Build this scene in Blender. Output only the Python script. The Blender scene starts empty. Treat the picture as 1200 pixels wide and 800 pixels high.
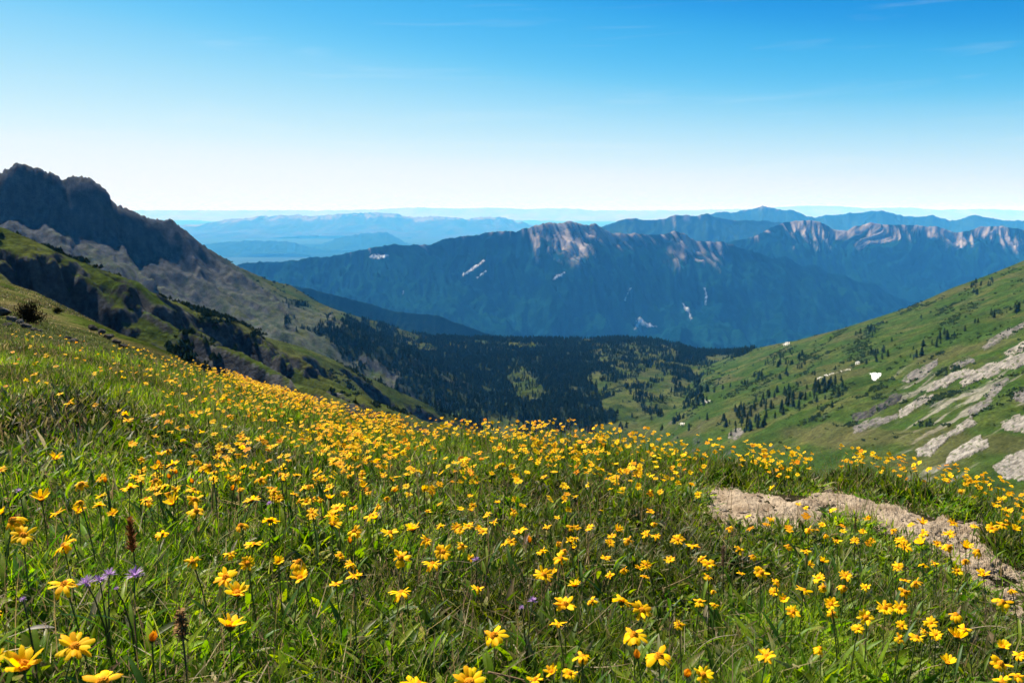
import bpy, math, random
import numpy as np
from mathutils import Vector, Matrix, Euler

rng = np.random.default_rng(11)
random.seed(5)
SC = bpy.context.scene
COL = SC.collection

# ------------------------------------------------------------------ camera frame
FPX, CXP, CYP, HORIZON = 933.3, 600.0, 400.0, 244.0
PITCH = math.atan((CYP - HORIZON) / FPX)
CP, SP = math.cos(PITCH), math.sin(PITCH)


def ray(px, py):
    """direction ratio (x/y, z/y) in the world for a spot of the photo"""
    a = (np.asarray(px, float) - CXP) / FPX
    v = -(np.asarray(py, float) - CYP) / FPX
    fwd = CP + v * SP
    return a / fwd, (v * CP - SP) / fwd


def P(px, py, Y):
    u, t = ray(px, py)
    return np.array([u * Y, Y, t * Y])


def project(x, y, z):
    d = y * CP - z * SP
    up = y * SP + z * CP
    d = np.where(np.abs(d) < 1e-6, 1e-6, d)
    return CXP + FPX * x / d, CYP - FPX * up / d, d


# ------------------------------------------------------------------ noise
def _hash(ix, iy, seed):
    h = (ix.astype(np.int64) * 374761393 + iy.astype(np.int64) * 668265263 + seed * 974634777) & 0xFFFFFFFF
    h = ((h ^ (h >> 13)) * 1274126177) & 0xFFFFFFFF
    return (h ^ (h >> 16)) & 0xFFFFFFFF


def gnoise(x, y, seed=0):
    ix, iy = np.floor(x), np.floor(y)
    fx, fy = (x - ix), (y - iy)
    ux = fx * fx * fx * (fx * (fx * 6 - 15) + 10)
    uy = fy * fy * fy * (fy * (fy * 6 - 15) + 10)

    def g(ox, oy):
        a = _hash(ix + ox, iy + oy, seed) * (2 * math.pi / 4294967296.0)
        return np.cos(a) * (fx - ox) + np.sin(a) * (fy - oy)
    a = g(0, 0) + ux * (g(1, 0) - g(0, 0))
    b = g(0, 1) + ux * (g(1, 1) - g(0, 1))
    return (a + uy * (b - a)) * 1.5


def fbm(x, y, octs=4, seed=0, gain=0.5):
    s, a, f = 0.0, 1.0, 1.0
    for k in range(octs):
        s = s + a * gnoise(x * f + 17.3 * k, y * f - 9.1 * k, seed + k)
        a *= gain
        f *= 2.03
    return s


def ridged(x, y, octs=4, seed=0, gain=0.5):
    s, a, f, tot = 0.0, 1.0, 1.0, 0.0
    for k in range(octs):
        n = 1 - np.abs(gnoise(x * f + 5.3 * k, y * f + 3.7 * k, seed + k))
        s = s + a * n * n
        tot += a
        a *= gain
        f *= 2.05
    return s / tot


def sstep(a, b, x):
    t = np.clip((x - a) / (b - a), 0, 1)
    return t * t * (3 - 2 * t)


def inpoly(px, py, poly):
    px, py = np.asarray(px, float), np.asarray(py, float)
    inside = np.zeros(px.shape, bool)
    n = len(poly)
    for i in range(n):
        x0, y0 = poly[i]
        x1, y1 = poly[(i + 1) % n]
        if y0 == y1:
            continue
        c = ((y0 > py) != (y1 > py)) & (px < (x1 - x0) * (py - y0) / (y1 - y0) + x0)
        inside ^= c
    return inside


def polydist(px, py, poly):
    """distance to the outline, positive inside"""
    px, py = np.asarray(px, float), np.asarray(py, float)
    d = np.full(px.shape, 1e9)
    n = len(poly)
    for i in range(n):
        x0, y0 = poly[i]
        x1, y1 = poly[(i + 1) % n]
        ex, ey = x1 - x0, y1 - y0
        t = np.clip(((px - x0) * ex + (py - y0) * ey) / max(ex * ex + ey * ey, 1e-9), 0, 1)
        d = np.minimum(d, np.hypot(px - x0 - t * ex, py - y0 - t * ey))
    return np.where(inpoly(px, py, poly), d, -d)


# ------------------------------------------------------------------ meshes
def mesh_np(name, verts, quads, mat=None, col=None, smooth=True, mat_idx=None):
    verts = np.ascontiguousarray(verts, np.float32).reshape(-1, 3)
    quads = np.ascontiguousarray(quads, np.int32)
    k = quads.shape[1]
    me = bpy.data.meshes.new(name)
    me.vertices.add(len(verts))
    me.vertices.foreach_set('co', verts.ravel())
    me.loops.add(quads.size)
    me.loops.foreach_set('vertex_index', quads.ravel())
    me.polygons.add(len(quads))
    me.polygons.foreach_set('loop_start', np.arange(0, quads.size, k, dtype=np.int32))
    me.polygons.foreach_set('use_smooth', np.full(len(quads), smooth, bool))
    mats = mat if isinstance(mat, (list, tuple)) else [mat]
    for m in mats:
        if m is not None:
            me.materials.append(m)
    if mat_idx is not None:
        me.polygons.foreach_set('material_index', np.ascontiguousarray(mat_idx, np.int32))
    me.update(calc_edges=True)
    if col is not None:
        a = me.attributes.new('Tint', 'FLOAT_COLOR', 'POINT')
        c = np.ones((len(verts), 4), np.float32)
        c[:, :3] = np.asarray(col, np.float32).reshape(-1, 3)
        a.data.foreach_set('color', c.ravel())
    return me


def link(name, me, parent=None, **props):
    o = bpy.data.objects.new(name, me)
    COL.objects.link(o)
    if parent is not None:
        o.parent = parent
    for k, v in props.items():
        o[k] = v
    return o


def empty(name, loc, **props):
    o = link(name, None, **props)
    o.location = loc
    o.empty_display_size = 0.1
    return o


class MB:
    """collects pieces of one mesh (quads, tris as degenerate-free lists)"""

    def __init__(s):
        s.v, s.f, s.m, s.c = [], [], [], []

    def add(s, verts, faces, m=0, c=(1, 1, 1)):
        b = len(s.v)
        s.v += [tuple(v) for v in verts]
        s.f += [tuple(b + i for i in f) for f in faces]
        s.m += [m] * len(faces)
        s.c += [tuple(c)] * len(verts)

    def tube(s, pts, rad, n=5, m=0, c=(1, 1, 1), cap=True):
        pts = [Vector(p) for p in pts]
        vs, fs = [], []
        for i, p in enumerate(pts):
            d = (pts[min(i + 1, len(pts) - 1)] - pts[max(i - 1, 0)]).normalized()
            a = d.orthogonal().normalized() if i == 0 else (a - d * a.dot(d)).normalized()
            b = d.cross(a)
            r = rad[i] if isinstance(rad, (list, tuple)) else rad
            for k in range(n):
                t = 2 * math.pi * k / n
                vs.append(p + a * (r * math.cos(t)) + b * (r * math.sin(t)))
        for i in range(len(pts) - 1):
            for k in range(n):
                k2 = (k + 1) % n
                fs.append((i * n + k, i * n + k2, (i + 1) * n + k2, (i + 1) * n + k))
        if cap:
            fs.append(tuple(range(n))[::-1])
            fs.append(tuple((len(pts) - 1) * n + k for k in range(n)))
        s.add(vs, fs, m, c)

    def build(s, name, mats, smooth=True):
        me = bpy.data.meshes.new(name)
        me.from_pydata(s.v, [], s.f)
        for m in (mats if isinstance(mats, (list, tuple)) else [mats]):
            me.materials.append(m)
        me.polygons.foreach_set('material_index', s.m)
        me.polygons.foreach_set('use_smooth', [smooth] * len(s.f))
        a = me.attributes.new('Tint', 'FLOAT_COLOR', 'POINT')
        a.data.foreach_set('color', [x for c in s.c for x in (*c, 1.0)])
        me.update()
        return me


# ------------------------------------------------------------------ materials
def newmat(name):
    m = bpy.data.materials.new(name)
    m.use_nodes = True
    nt = m.node_tree
    nt.nodes.clear()
    out = nt.nodes.new('ShaderNodeOutputMaterial')
    return m, nt, out


def N(nt, kind, **kw):
    n = nt.nodes.new(kind)
    for k, v in kw.items():
        if k.startswith('i_'):
            n.inputs[k[2:].replace('_', ' ')].default_value = v
        else:
            setattr(n, k, v)
    return n


def noise_factor(nt, coord, scale, lo, hi, detail=4.0, rough=0.6):
    n = N(nt, 'ShaderNodeTexNoise', i_Scale=scale, i_Detail=detail, i_Roughness=rough)
    nt.links.new(coord, n.inputs['Vector'])
    r = N(nt, 'ShaderNodeMapRange')
    r.inputs['From Min'].default_value = 0.3
    r.inputs['From Max'].default_value = 0.7
    r.inputs['To Min'].default_value = lo
    r.inputs['To Max'].default_value = hi
    nt.links.new(n.outputs['Fac'], r.inputs['Value'])
    return n, r


def terrain_mat(name, scales, bump, rough=0.95, bump_scale=None):
    """colour from the Tint attribute, broken up by noise at several real sizes"""
    m, nt, out = newmat(name)
    L = nt.links.new
    at = N(nt, 'ShaderNodeAttribute', attribute_name='Tint')
    tc = N(nt, 'ShaderNodeTexCoord')
    cur = at.outputs['Color']
    last = None
    for (sc, lo, hi) in scales:
        n, r = noise_factor(nt, tc.outputs['Object'], sc, lo, hi)
        mx = N(nt, 'ShaderNodeMix', data_type='RGBA', blend_type='MULTIPLY')
        mx.inputs[0].default_value = 1.0
        L(cur, mx.inputs[6])
        L(r.outputs['Result'], mx.inputs[7])
        cur = mx.outputs[2]
        last = n
    bs = N(nt, 'ShaderNodeBsdfPrincipled')
    bs.inputs['Roughness'].default_value = rough
    bs.inputs['Specular IOR Level'].default_value = 0.0
    L(cur, bs.inputs['Base Color'])
    if bump:
        n2 = N(nt, 'ShaderNodeTexNoise', i_Scale=bump_scale or scales[-1][0], i_Detail=6.0, i_Roughness=0.65)
        L(tc.outputs['Object'], n2.inputs['Vector'])
        b = N(nt, 'ShaderNodeBump')
        b.inputs['Strength'].default_value = 1.0
        b.inputs['Distance'].default_value = bump
        L(n2.outputs['Fac'], b.inputs['Height'])
        L(b.outputs['Normal'], bs.inputs['Normal'])
    L(bs.outputs['BSDF'], out.inputs['Surface'])
    return m


def leaf_mat(name, transl=0.45, rough=0.45, spec=0.4, gain=1.0, sheen=None):
    """thin leaf or petal: colour from the Tint attribute, lets light through"""
    m, nt, out = newmat(name)
    L = nt.links.new
    at = N(nt, 'ShaderNodeAttribute', attribute_name='Tint')
    tc = N(nt, 'ShaderNodeTexCoord')
    n, r = noise_factor(nt, tc.outputs['Object'], 60.0, 0.8, 1.2, 2.0)
    mx = N(nt, 'ShaderNodeMix', data_type='RGBA', blend_type='MULTIPLY')
    mx.inputs[0].default_value = 1.0
    L(at.outputs['Color'], mx.inputs[6])
    L(r.outputs['Result'], mx.inputs[7])
    bs = N(nt, 'ShaderNodeBsdfPrincipled')
    bs.inputs['Roughness'].default_value = rough
    bs.inputs['Specular IOR Level'].default_value = spec
    L(mx.outputs[2], bs.inputs['Base Color'])
    tr = N(nt, 'ShaderNodeBsdfTranslucent')
    hs = N(nt, 'ShaderNodeHueSaturation')
    hs.inputs['Saturation'].default_value = 1.1
    hs.inputs['Value'].default_value = 1.5 * gain
    L(mx.outputs[2], hs.inputs['Color'])
    L(hs.outputs['Color'], tr.inputs['Color'])
    ms = N(nt, 'ShaderNodeMixShader')
    ms.inputs[0].default_value = transl
    L(bs.outputs['BSDF'], ms.inputs[1])
    L(tr.outputs['BSDF'], ms.inputs[2])
    L(ms.outputs['Shader'], out.inputs['Surface'])
    return m


# ------------------------------------------------------------------ light, sky, air, camera
SUN_AZ, SUN_EL = math.radians(-44), math.radians(51)     # azimuth from straight ahead, left negative
SUN_DIR = Vector((math.sin(SUN_AZ) * math.cos(SUN_EL), math.cos(SUN_AZ) * math.cos(SUN_EL), math.sin(SUN_EL)))
sun = bpy.data.lights.new('sun', 'SUN')
sun.energy = 5.0
sun.angle = math.radians(0.53)
sun.color = (1.0, 0.93, 0.81)
so = link('sun', sun)
so.rotation_euler = (-SUN_DIR).to_track_quat('-Z', 'Y').to_euler()
so.location = (0, 0, 50)

world = bpy.data.worlds.new('World')
SC.world = world
world.use_nodes = True
wn = world.node_tree
wn.nodes.clear()
wo = wn.nodes.new('ShaderNodeOutputWorld')
wb = wn.nodes.new('ShaderNodeBackground')
sk = wn.nodes.new('ShaderNodeTexSky')
sk.sky_type = 'NISHITA'
sk.sun_disc = False
sk.sun_elevation = SUN_EL
sk.sun_rotation = SUN_AZ % (2 * math.pi)
sk.altitude = 2000
sk.air_density = 1.0
sk.dust_density = 1.0
sk.ozone_density = 1.0
EXPOSURE = 1.32
sc_ = wn.nodes.new('ShaderNodeVectorMath')
sc_.operation = 'SCALE'
sc_.inputs['Scale'].default_value = 0.1
wn.links.new(sk.outputs['Color'], sc_.inputs[0])
cv = wn.nodes.new('ShaderNodeRGBCurve')          # the clear, deep mountain sky: less red and green high up
for ch, pts_ in enumerate([
        [(0, 0), (0.21, 0.012), (0.26, 0.06), (0.306, 0.13), (0.356, 0.27), (0.454, 0.50), (0.57, 0.70), (0.66, 0.82), (0.82, 0.90), (1, 0.95)],
        [(0, 0), (0.2, 0.13), (0.343, 0.29), (0.396, 0.42), (0.454, 0.52), (0.525, 0.65), (0.637, 0.79), (0.794, 0.91), (1, 0.96)],
        [(0, 0), (0.3, 0.36), (0.54, 0.73), (0.637, 0.86), (0.75, 0.94), (0.85, 0.97), (1, 1)]]):
    c_ = cv.mapping.curves[ch]
    c_.points[0].location = pts_[0]
    c_.points[1].location = pts_[-1]
    for p_ in pts_[1:-1]:
        c_.points.new(*p_)
cv.mapping.update()
wn.links.new(sc_.outputs[0], cv.inputs['Color'])
s2_ = wn.nodes.new('ShaderNodeVectorMath')
s2_.operation = 'SCALE'
s2_.inputs['Scale'].default_value = 10.0 * 2 ** -EXPOSURE
wn.links.new(cv.outputs['Color'], s2_.inputs[0])
# a breath of high cirrus
tcw = wn.nodes.new('ShaderNodeTexCoord')
mpw = wn.nodes.new('ShaderNodeMapping')
mpw.inputs['Rotation'].default_value = (0.06, 0.03, 0.4)
mpw.inputs['Scale'].default_value = (2.2, 5.0, 34.0)
nzw = wn.nodes.new('ShaderNodeTexNoise')
nzw.inputs['Scale'].default_value = 1.6
nzw.inputs['Detail'].default_value = 7.0
nzw.inputs['Distortion'].default_value = 0.6
mrw = wn.nodes.new('ShaderNodeMapRange')
for k_, v_ in (('From Min', 0.56), ('From Max', 0.85), ('To Min', 0.0), ('To Max', 0.16)):
    mrw.inputs[k_].default_value = v_
mxw = wn.nodes.new('ShaderNodeMix')
mxw.data_type = 'RGBA'
mxw.inputs[7].default_value = (3.9, 4.0, 4.1, 1)
wn.links.new(tcw.outputs['Generated'], mpw.inputs['Vector'])
wn.links.new(mpw.outputs['Vector'], nzw.inputs['Vector'])
wn.links.new(nzw.outputs['Fac'], mrw.inputs['Value'])
wn.links.new(mrw.outputs['Result'], mxw.inputs[0])
wn.links.new(s2_.outputs[0], mxw.inputs[6])
wn.links.new(mxw.outputs[2], wb.inputs['Color'])
wb.inputs['Strength'].default_value = 0.1
wn.links.new(wb.outputs['Background'], wo.inputs['Surface'])

cam = bpy.data.cameras.new('camera')
cam.sensor_width = 36.0
cam.lens = 36.0 * FPX / 1200.0
cam.clip_start = 0.03
cam.clip_end = 600000
cam.dof.use_dof = True
cam.dof.focus_distance = 3.2
cam.dof.aperture_fstop = 9.0
co = link('camera', cam)
co.rotation_euler = (math.pi / 2 - PITCH, 0, 0)
SC.camera = co

SC.view_settings.view_transform = 'Standard'
SC.view_settings.look = 'None'
SC.view_settings.gamma = 1.0
SC.view_settings.exposure = EXPOSURE
SC.cycles.use_denoising = True
SC.cycles.denoiser = 'OPENIMAGEDENOISE'
SC.cycles.denoising_input_passes = 'RGB_ALBEDO_NORMAL'
SC.cycles.max_bounces = 8
SC.cycles.diffuse_bounces = 3
SC.cycles.glossy_bounces = 2
SC.cycles.transmission_bounces = 4
SC.cycles.volume_bounces = 4
SC.cycles.sample_clamp_indirect = 6.0
# ================================================================== TERRAIN
# ---- near meadow: a tilted slope that rolls away at its brow
EDGE = np.array([  # photo x, photo y of the brow, metres ahead, plant height there
    (-260, 262, 62, 0), (-120, 300, 62, 0), (0, 330, 60, 0), (42, 343, 60, 0), (85, 364, 58, 0), (140, 396, 48, 0.0), (191, 415, 38, 0.1), (221, 427, 32, 0.15),
    (250, 438, 27, 0.2), (300, 452, 20, 0.25), (360, 466, 15, 0.28), (420, 480, 12, 0.3), (500, 490, 10, 0.3), (560, 494, 9, 0.3),
    (640, 497, 8.5, 0.3), (700, 499, 8.0, 0.3), (780, 508, 7.6, 0.3), (860, 519, 7.2, 0.3), (920, 526, 7.0, 0.3), (980, 527, 6.9, 0.3),
    (1040, 535, 6.7, 0.3), (1100, 549, 6.5, 0.3), (1150, 562, 6.4, 0.3), (1200, 578, 6.3, 0.3), (1400, 620, 6.0, 0.3), (1700, 690, 5.6, 0.3)], float)
EU, ET = ray(EDGE[:, 0], EDGE[:, 1])
EY = EDGE[:, 2]
EZ = ET * EY - EDGE[:, 3]
PA, PB, EYE = 0.178, 0.12, 0.97


def near_z(x, y, micro=True):
    x, y = np.asarray(x, float), np.asarray(y, float)
    u = np.clip(x / np.maximum(y, 0.6), EU[0], EU[-1])
    Ye = np.interp(u, EU, EY)
    ze = np.interp(u, EU, EZ)
    pe = -EYE - PA * Ye - PB * u * Ye
    base = -EYE - PA * y - PB * np.clip(x, EU[0] * np.maximum(y, 0.6), EU[-1] * np.maximum(y, 0.6))
    z_in = base + (ze - pe) * (np.clip(y, 0, None) / Ye) ** 2
    s = y - Ye
    t = -ze / Ye
    z_out = ze - s * (t + 0.34 * (1 - np.exp(-np.clip(s, 0, None) / (0.6 * Ye))))
    z = np.where(s > 0, z_out, z_in)
    if micro:
        w = sstep(0.2, 1.5, np.hypot(x, y)) * (1 - sstep(40, 60, y))
        z = z + w * (0.07 * fbm(x / 2.2, y / 2.2, 3, 3) + 0.025 * fbm(x / 0.5, y / 0.5, 2, 9))
    return z


def ridge(x, y, pts, near_prof, far_slope):
    """height of a ridge with crest line pts (world xyz); near_prof(d) is the drop towards the camera's side"""
    best = np.full(x.shape, 1e9)
    h = np.zeros(x.shape)
    side = np.zeros(x.shape)
    for a, b in zip(pts[:-1], pts[1:]):
        ex, ey = b[0] - a[0], b[1] - a[1]
        l2 = ex * ex + ey * ey
        t = np.clip(((x - a[0]) * ex + (y - a[1]) * ey) / l2, 0, 1)
        dx, dy = x - a[0] - t * ex, y - a[1] - t * ey
        d = np.hypot(dx, dy)
        m = d < best
        best = np.where(m, d, best)
        h = np.where(m, a[2] + t * (b[2] - a[2]), h)
        side = np.where(m, ex * dy - ey * dx, side)
    return h, best, side < 0      # True on the right-hand side of the direction of travel


PEAK = np.array([P(*q) for q in [(-330, 235, 1500), (-180, 215, 1550), (-90, 236, 1580), (-30, 214, 1600), (0, 203, 1610), (21, 190, 1620), (42, 196, 1630), (64, 203, 1640), (74, 210, 1650), (81, 206, 1655), (102, 207, 1665), (115, 215, 1680),
    (123, 228, 1690), (138, 240, 1700), (157, 247, 1720), (170, 254, 1735), (191, 258, 1760), (200, 255, 1775), (212, 266, 1790), (229, 281, 1830), (255, 298, 1880),
    (276, 311, 1930), (315, 328, 2020), (340, 334, 2080), (364, 350, 2150), (389, 361, 2220), (424, 372, 2300), (452, 380, 2370), (480, 389, 2430), (515, 396, 2500), (560, 401, 2560)]])
SPUR1 = np.array([P(*q) for q in [(-300, 190, 300), (-120, 238, 330), (0, 266, 350), (21, 277, 358), (51, 292, 370), (68, 306, 380), (110, 321, 400), (157, 343, 430), (191, 349, 455), (210, 357, 470),
    (235, 364, 490), (260, 378, 510), (284, 399, 535), (305, 420, 555), (340, 447, 590), (400, 492, 640)]])
SPUR2 = np.array([P(*q) for q in [(180, 352, 700), (240, 372, 740), (300, 392, 790), (350, 405, 830), (389, 420, 860), (430, 441, 890), (476, 462, 915), (532, 488, 950), (590, 520, 980)]])
SHELF = np.array([(-400, 393), (480, 394), (500, 394), (580, 396), (640, 397), (692, 397), (724, 395), (762, 397), (797, 404), (815, 410), (850, 411), (868, 409), (1300, 409)], float)
SU, ST = ray(SHELF[:, 0], SHELF[:, 1])

RP = (-134.0, 0.42, -0.236)      # the right-hand slope: z = c + a x + b y
RC = []                          # its crest, where the photo's outline meets that plane
for q in [(1400, 225), (1300, 262), (1200, 305), (1161, 321), (1119, 336), (1072, 357), (1038, 368), (991, 383), (940, 396), (885, 407), (872, 410), (850, 420)]:
    u, t = ray(*q)
    Y = RP[0] / (t - RP[1] * u - RP[2])
    RC.append(Y)
RC_U = np.array([ray(q, 300)[0] for q in (1400, 1300, 1200, 1161, 1119, 1072, 1038, 991, 940, 885, 872, 850)])
print('right crest distances', [round(float(v)) for v in RC])


def smax(a, b, k):
    h = np.clip(0.5 + 0.5 * (a - b) / k, 0, 1)
    return b + (a - b) * h + k * h * (1 - h)


def hill_z(x, y):
    """height of the cirque, and masks (rock, scree) of what the surface is made of"""
    n_big = fbm(x / 130, y / 130, 4, 21)
    n_mid = fbm(x / 32, y / 32, 4, 31)
    n_fine = fbm(x / 7, y / 7, 3, 41)
    near = near_z(x, y, False)
    dist = np.hypot(x, y)
    near = near + sstep(12, 60, dist) * 0.55 * fbm(x / 9, y / 9, 3, 5) * sstep(6, 30, y) + sstep(60, 160, dist) * 5 * n_mid
    # peak and its long shoulder
    h, d, cs = ridge(x, y, PEAK, None, None)
    hi = sstep(-190, 40, h)                                   # 1 at the summit, 0 low on the shoulder
    warp = 30 * gnoise(x / 160, y / 160, 77)
    cliff = (4 + 64 * hi ** 1.6) * sstep(3, 60 + 40 * hi, d + warp * 1.7 * hi)
    gul = ridged((x * 0.62 + y * 0.78) / 95 + 0.35 * n_big, (x * 0.78 - y * 0.62) / 420, 3, 51, 0.36)
    drop_n = cliff + 0.34 * d + 6 * np.clip(d / 200, 0, 1)
    carve = (1 - gul) * (9 + 30 * hi) * sstep(0, 120, d)
    peak_n = h - drop_n - carve + (0.8 + 2.5 * hi) * n_mid * sstep(0, 60, d) + (3 + 9 * hi) * fbm((x * 0.62 + y * 0.78) / 40, (x * 0.78 - y * 0.62) / 190, 4, 57) * sstep(20, 90, d) + 0.6 * n_fine * sstep(0, 30, d)
    peak_f = h - 0.75 * d
    peak = np.where(cs, peak_n, peak_f) + (3.0 + 5 * hi) * n_fine * np.exp(-d / 25) * 0.8
    rk_peak = np.where(cs, hi, 1.0)
    # first spur with its line of cliffs
    h1, d1, c1 = ridge(x, y, SPUR1, None, None)
    w1 = d1 + 16 * gnoise(x / 38, y / 38, 61) + 5 * n_fine
    al1 = fbm((x * 0.5 + y * 0.86) / 34, y * 0 + 2.0, 3, 65)
    cm1 = np.clip(0.75 + 1.5 * al1, 0.12, 1.25)
    s1_n = h1 - 0.30 * d1 - 21 * cm1 * sstep(26, 46 + 14 * (1.3 - cm1), w1) - 11 * np.clip(1.3 - cm1, 0, 1) * sstep(58, 74, w1 + 10 * n_mid) - 5 * cm1 * sstep(84, 94, w1 + 12 * n_mid) + 2.2 * n_mid * sstep(0, 30, d1) + 0.5 * n_fine
    s1 = np.where(c1, s1_n, h1 - 0.55 * d1)
    h2, d2, c2 = ridge(x, y, SPUR2, None, None)
    w2 = d2 + 14 * gnoise(x / 45, y / 45, 63) + 4 * n_fine
    s2_n = h2 - 0.34 * d2 - 17 * np.clip(0.8 + 1.4 * fbm((x + y) / 60, y * 0 + 4.0, 3, 67), 0.1, 1.2) * sstep(26, 46, w2) + 3.5 * n_mid * sstep(0, 40, d2)
    s2 = np.where(c2, s2_n, h2 - 0.38 * d2)
    # right-hand slope
    u = x / np.maximum(y, 1)
    Yc = np.interp(u, RC_U[::-1], np.array(RC)[::-1])
    plane = RP[0] + RP[1] * x + RP[2] * y
    over = np.clip(y - Yc, 0, None)
    right = plane - 0.55 * over
    right = right + (5.0 * n_big + 2.2 * n_mid + 0.5 * n_fine) * sstep(20, 200, Yc - y) * sstep(150, 500, y)
    right = np.where(u < RC_U[-1] - 0.02, right - (RC_U[-1] - 0.02 - u) * y * 0.25, right)
    # basin and wooded shelf
    ts = np.interp(u, SU, ST)
    zs = ts * 2500
    f = (y - 1400) / 1100
    floor = np.where(f < 1, -352 + (zs + 352) * np.clip(f, -0.5, 1), zs - 0.7 * (y - 2500))
    floor = floor + (9 * n_big + 3 * n_mid) * sstep(0, 250, 2500 - y)
    z = smax(near, s1, 1.5)
    z = smax(z, s2, 6)
    z = smax(z, peak, 8)
    z = smax(z, right, 10)
    z = smax(z, floor, 14)
    z = np.where(y > 2500, np.maximum(z, -1530), z)
    is_peak = (peak > np.maximum(np.maximum(s1, s2), np.maximum(floor, near)) - 4)
    is_right = right > np.maximum(np.maximum(floor, near), peak)
    return z, dict(peak=is_peak, hi=hi, dpk=d, right=is_right, near=near > z - 1.0, n_big=n_big, n_mid=n_mid, n_fine=n_fine,
                   s1=(s1 > z - 2) & c1, gul=gul, floor=floor > z - 12)


class Sheet:
    """a height grid laid out in a fan from the viewpoint: rows at distance Y, columns at bearing u"""

    def __init__(s, u, Y, Z):
        s.u, s.Y, s.Z = u, Y, Z
        s.X = Y[:, None] * u[None, :]
        s.S = Z / Y[:, None]
        s.H = np.maximum.accumulate(s.S, axis=0)

    def hit(s, px, py):
        """where the line of sight through a spot of the photo first meets the ground"""
        u, t = ray(px, py)
        u, t = np.atleast_1d(u), np.atleast_1d(t)
        c = np.clip((u - s.u[0]) / (s.u[-1] - s.u[0]) * (len(s.u) - 1), 0, len(s.u) - 1.001)
        ci = np.round(c).astype(int)
        n = len(s.Y)
        lo, hi_ = np.zeros(len(u), int), np.full(len(u), n - 1)
        while np.any(lo < hi_):
            mid = (lo + hi_) // 2
            ok = s.H[mid, ci] >= t
            hi_ = np.where(ok, mid, hi_)
            lo = np.where(ok, lo, np.minimum(mid + 1, hi_))
        i = np.clip(lo, 1, n - 1)
        s0, s1 = s.H[i - 1, ci], s.S[i, ci]
        f = np.clip((t - s0) / np.where(np.abs(s1 - s0) < 1e-9, 1, s1 - s0), 0, 1)
        Y = s.Y[i - 1] + f * (s.Y[i] - s.Y[i - 1])
        ok = s.H[-1, ci] >= t
        return u * Y, Y, t * Y, ok

    def z(s, x, y):
        """bilinear height at world x, y"""
        u = x / y
        c = np.clip((u - s.u[0]) / (s.u[-1] - s.u[0]) * (len(s.u) - 1), 0, len(s.u) - 1.001)
        r = np.clip(np.interp(y, s.Y, np.arange(len(s.Y))), 0, len(s.Y) - 1.001)
        ci, ri = c.astype(int), r.astype(int)
        fc, fr = c - ci, r - ri
        Z = s.Z
        return (Z[ri, ci] * (1 - fc) + Z[ri, ci + 1] * fc) * (1 - fr) + (Z[ri + 1, ci] * (1 - fc) + Z[ri + 1, ci + 1] * fc) * fr

    def visible(s, x, y, z):
        u = x / y
        c = np.clip(np.round((u - s.u[0]) / (s.u[-1] - s.u[0]) * (len(s.u) - 1)), 0, len(s.u) - 1).astype(int)
        r = np.clip(np.interp(y, s.Y, np.arange(len(s.Y))) - 2, 0, len(s.Y) - 1).astype(int)
        return z / y >= s.H[r, c] - 1e-4

    def slope(s):
        gy = np.gradient(s.Z, axis=0) / np.gradient(s.Y)[:, None]
        du = s.u[1] - s.u[0]
        gx = np.gradient(s.Z, axis=1) / (du * s.Y[:, None])
        return gx, gy - gx * s.u[None, :]

    def quads(s):
        n, m = s.Z.shape
        i = np.arange((n - 1) * m).reshape(n - 1, m)[:, :-1].ravel()
        return np.stack([i, i + 1, i + m + 1, i + m], 1)

    def verts(s):
        return np.stack([s.X, np.broadcast_to(s.Y[:, None], s.X.shape), s.Z], -1).reshape(-1, 3)


def mixc(a, b, f):
    f = np.asarray(f)[..., None]
    return np.asarray(a) * (1 - f) + np.asarray(b) * f


# ---------------------------------------------------------------- the cirque
hu = np.linspace(-1.0, 0.95, 900)
hY = np.concatenate([np.geomspace(5, 300, 210)[:-1], np.geomspace(300, 2600, 520), np.linspace(2620, 4300, 30)])
HX = hY[:, None] * hu[None, :]
HYY = np.broadcast_to(hY[:, None], HX.shape)
HZ, HM = hill_z(HX, HYY)
HZ = HZ - 0.14 * (1 - sstep(14, 30, HYY))
HILL = Sheet(hu, hY, HZ)
gx, gy = HILL.slope()
steep = np.hypot(gx, gy)
pxs, pys, _ = project(HX, HYY, HZ)

FOREST = [(345, 372), (400, 383), (450, 391), (480, 390), (515, 392), (640, 393), (760, 393), (815, 406), (868, 404), (870, 412), (800, 425), (735, 430), (690, 440),
          (672, 456), (715, 478), (705, 500), (560, 505), (505, 478), (472, 455), (440, 428), (400, 408), (372, 392)]
fd = polydist(pxs, pys, FOREST)
wood_n = fbm(HX / 90, HYY / 170, 4, 91)
CLEAR = [[(420, 391), (500, 402), (512, 412), (490, 410), (440, 398)], [(560, 402), (640, 404), (640, 408), (570, 407)], [(596, 430), (612, 424), (640, 462), (612, 475), (600, 455)],
         [(520, 440), (545, 447), (540, 452), (515, 446)], [(700, 404), (790, 405), (800, 422), (735, 428), (690, 425)]]
clear = np.zeros(HX.shape)
for c in CLEAR:
    clear = np.maximum(clear, sstep(-6, 4, polydist(pxs, pys, c)))
WOOD = sstep(-4, 10, fd + 26 * wood_n) * (1 - 0.85 * clear)
WOOD = WOOD * (HYY > 900)

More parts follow.
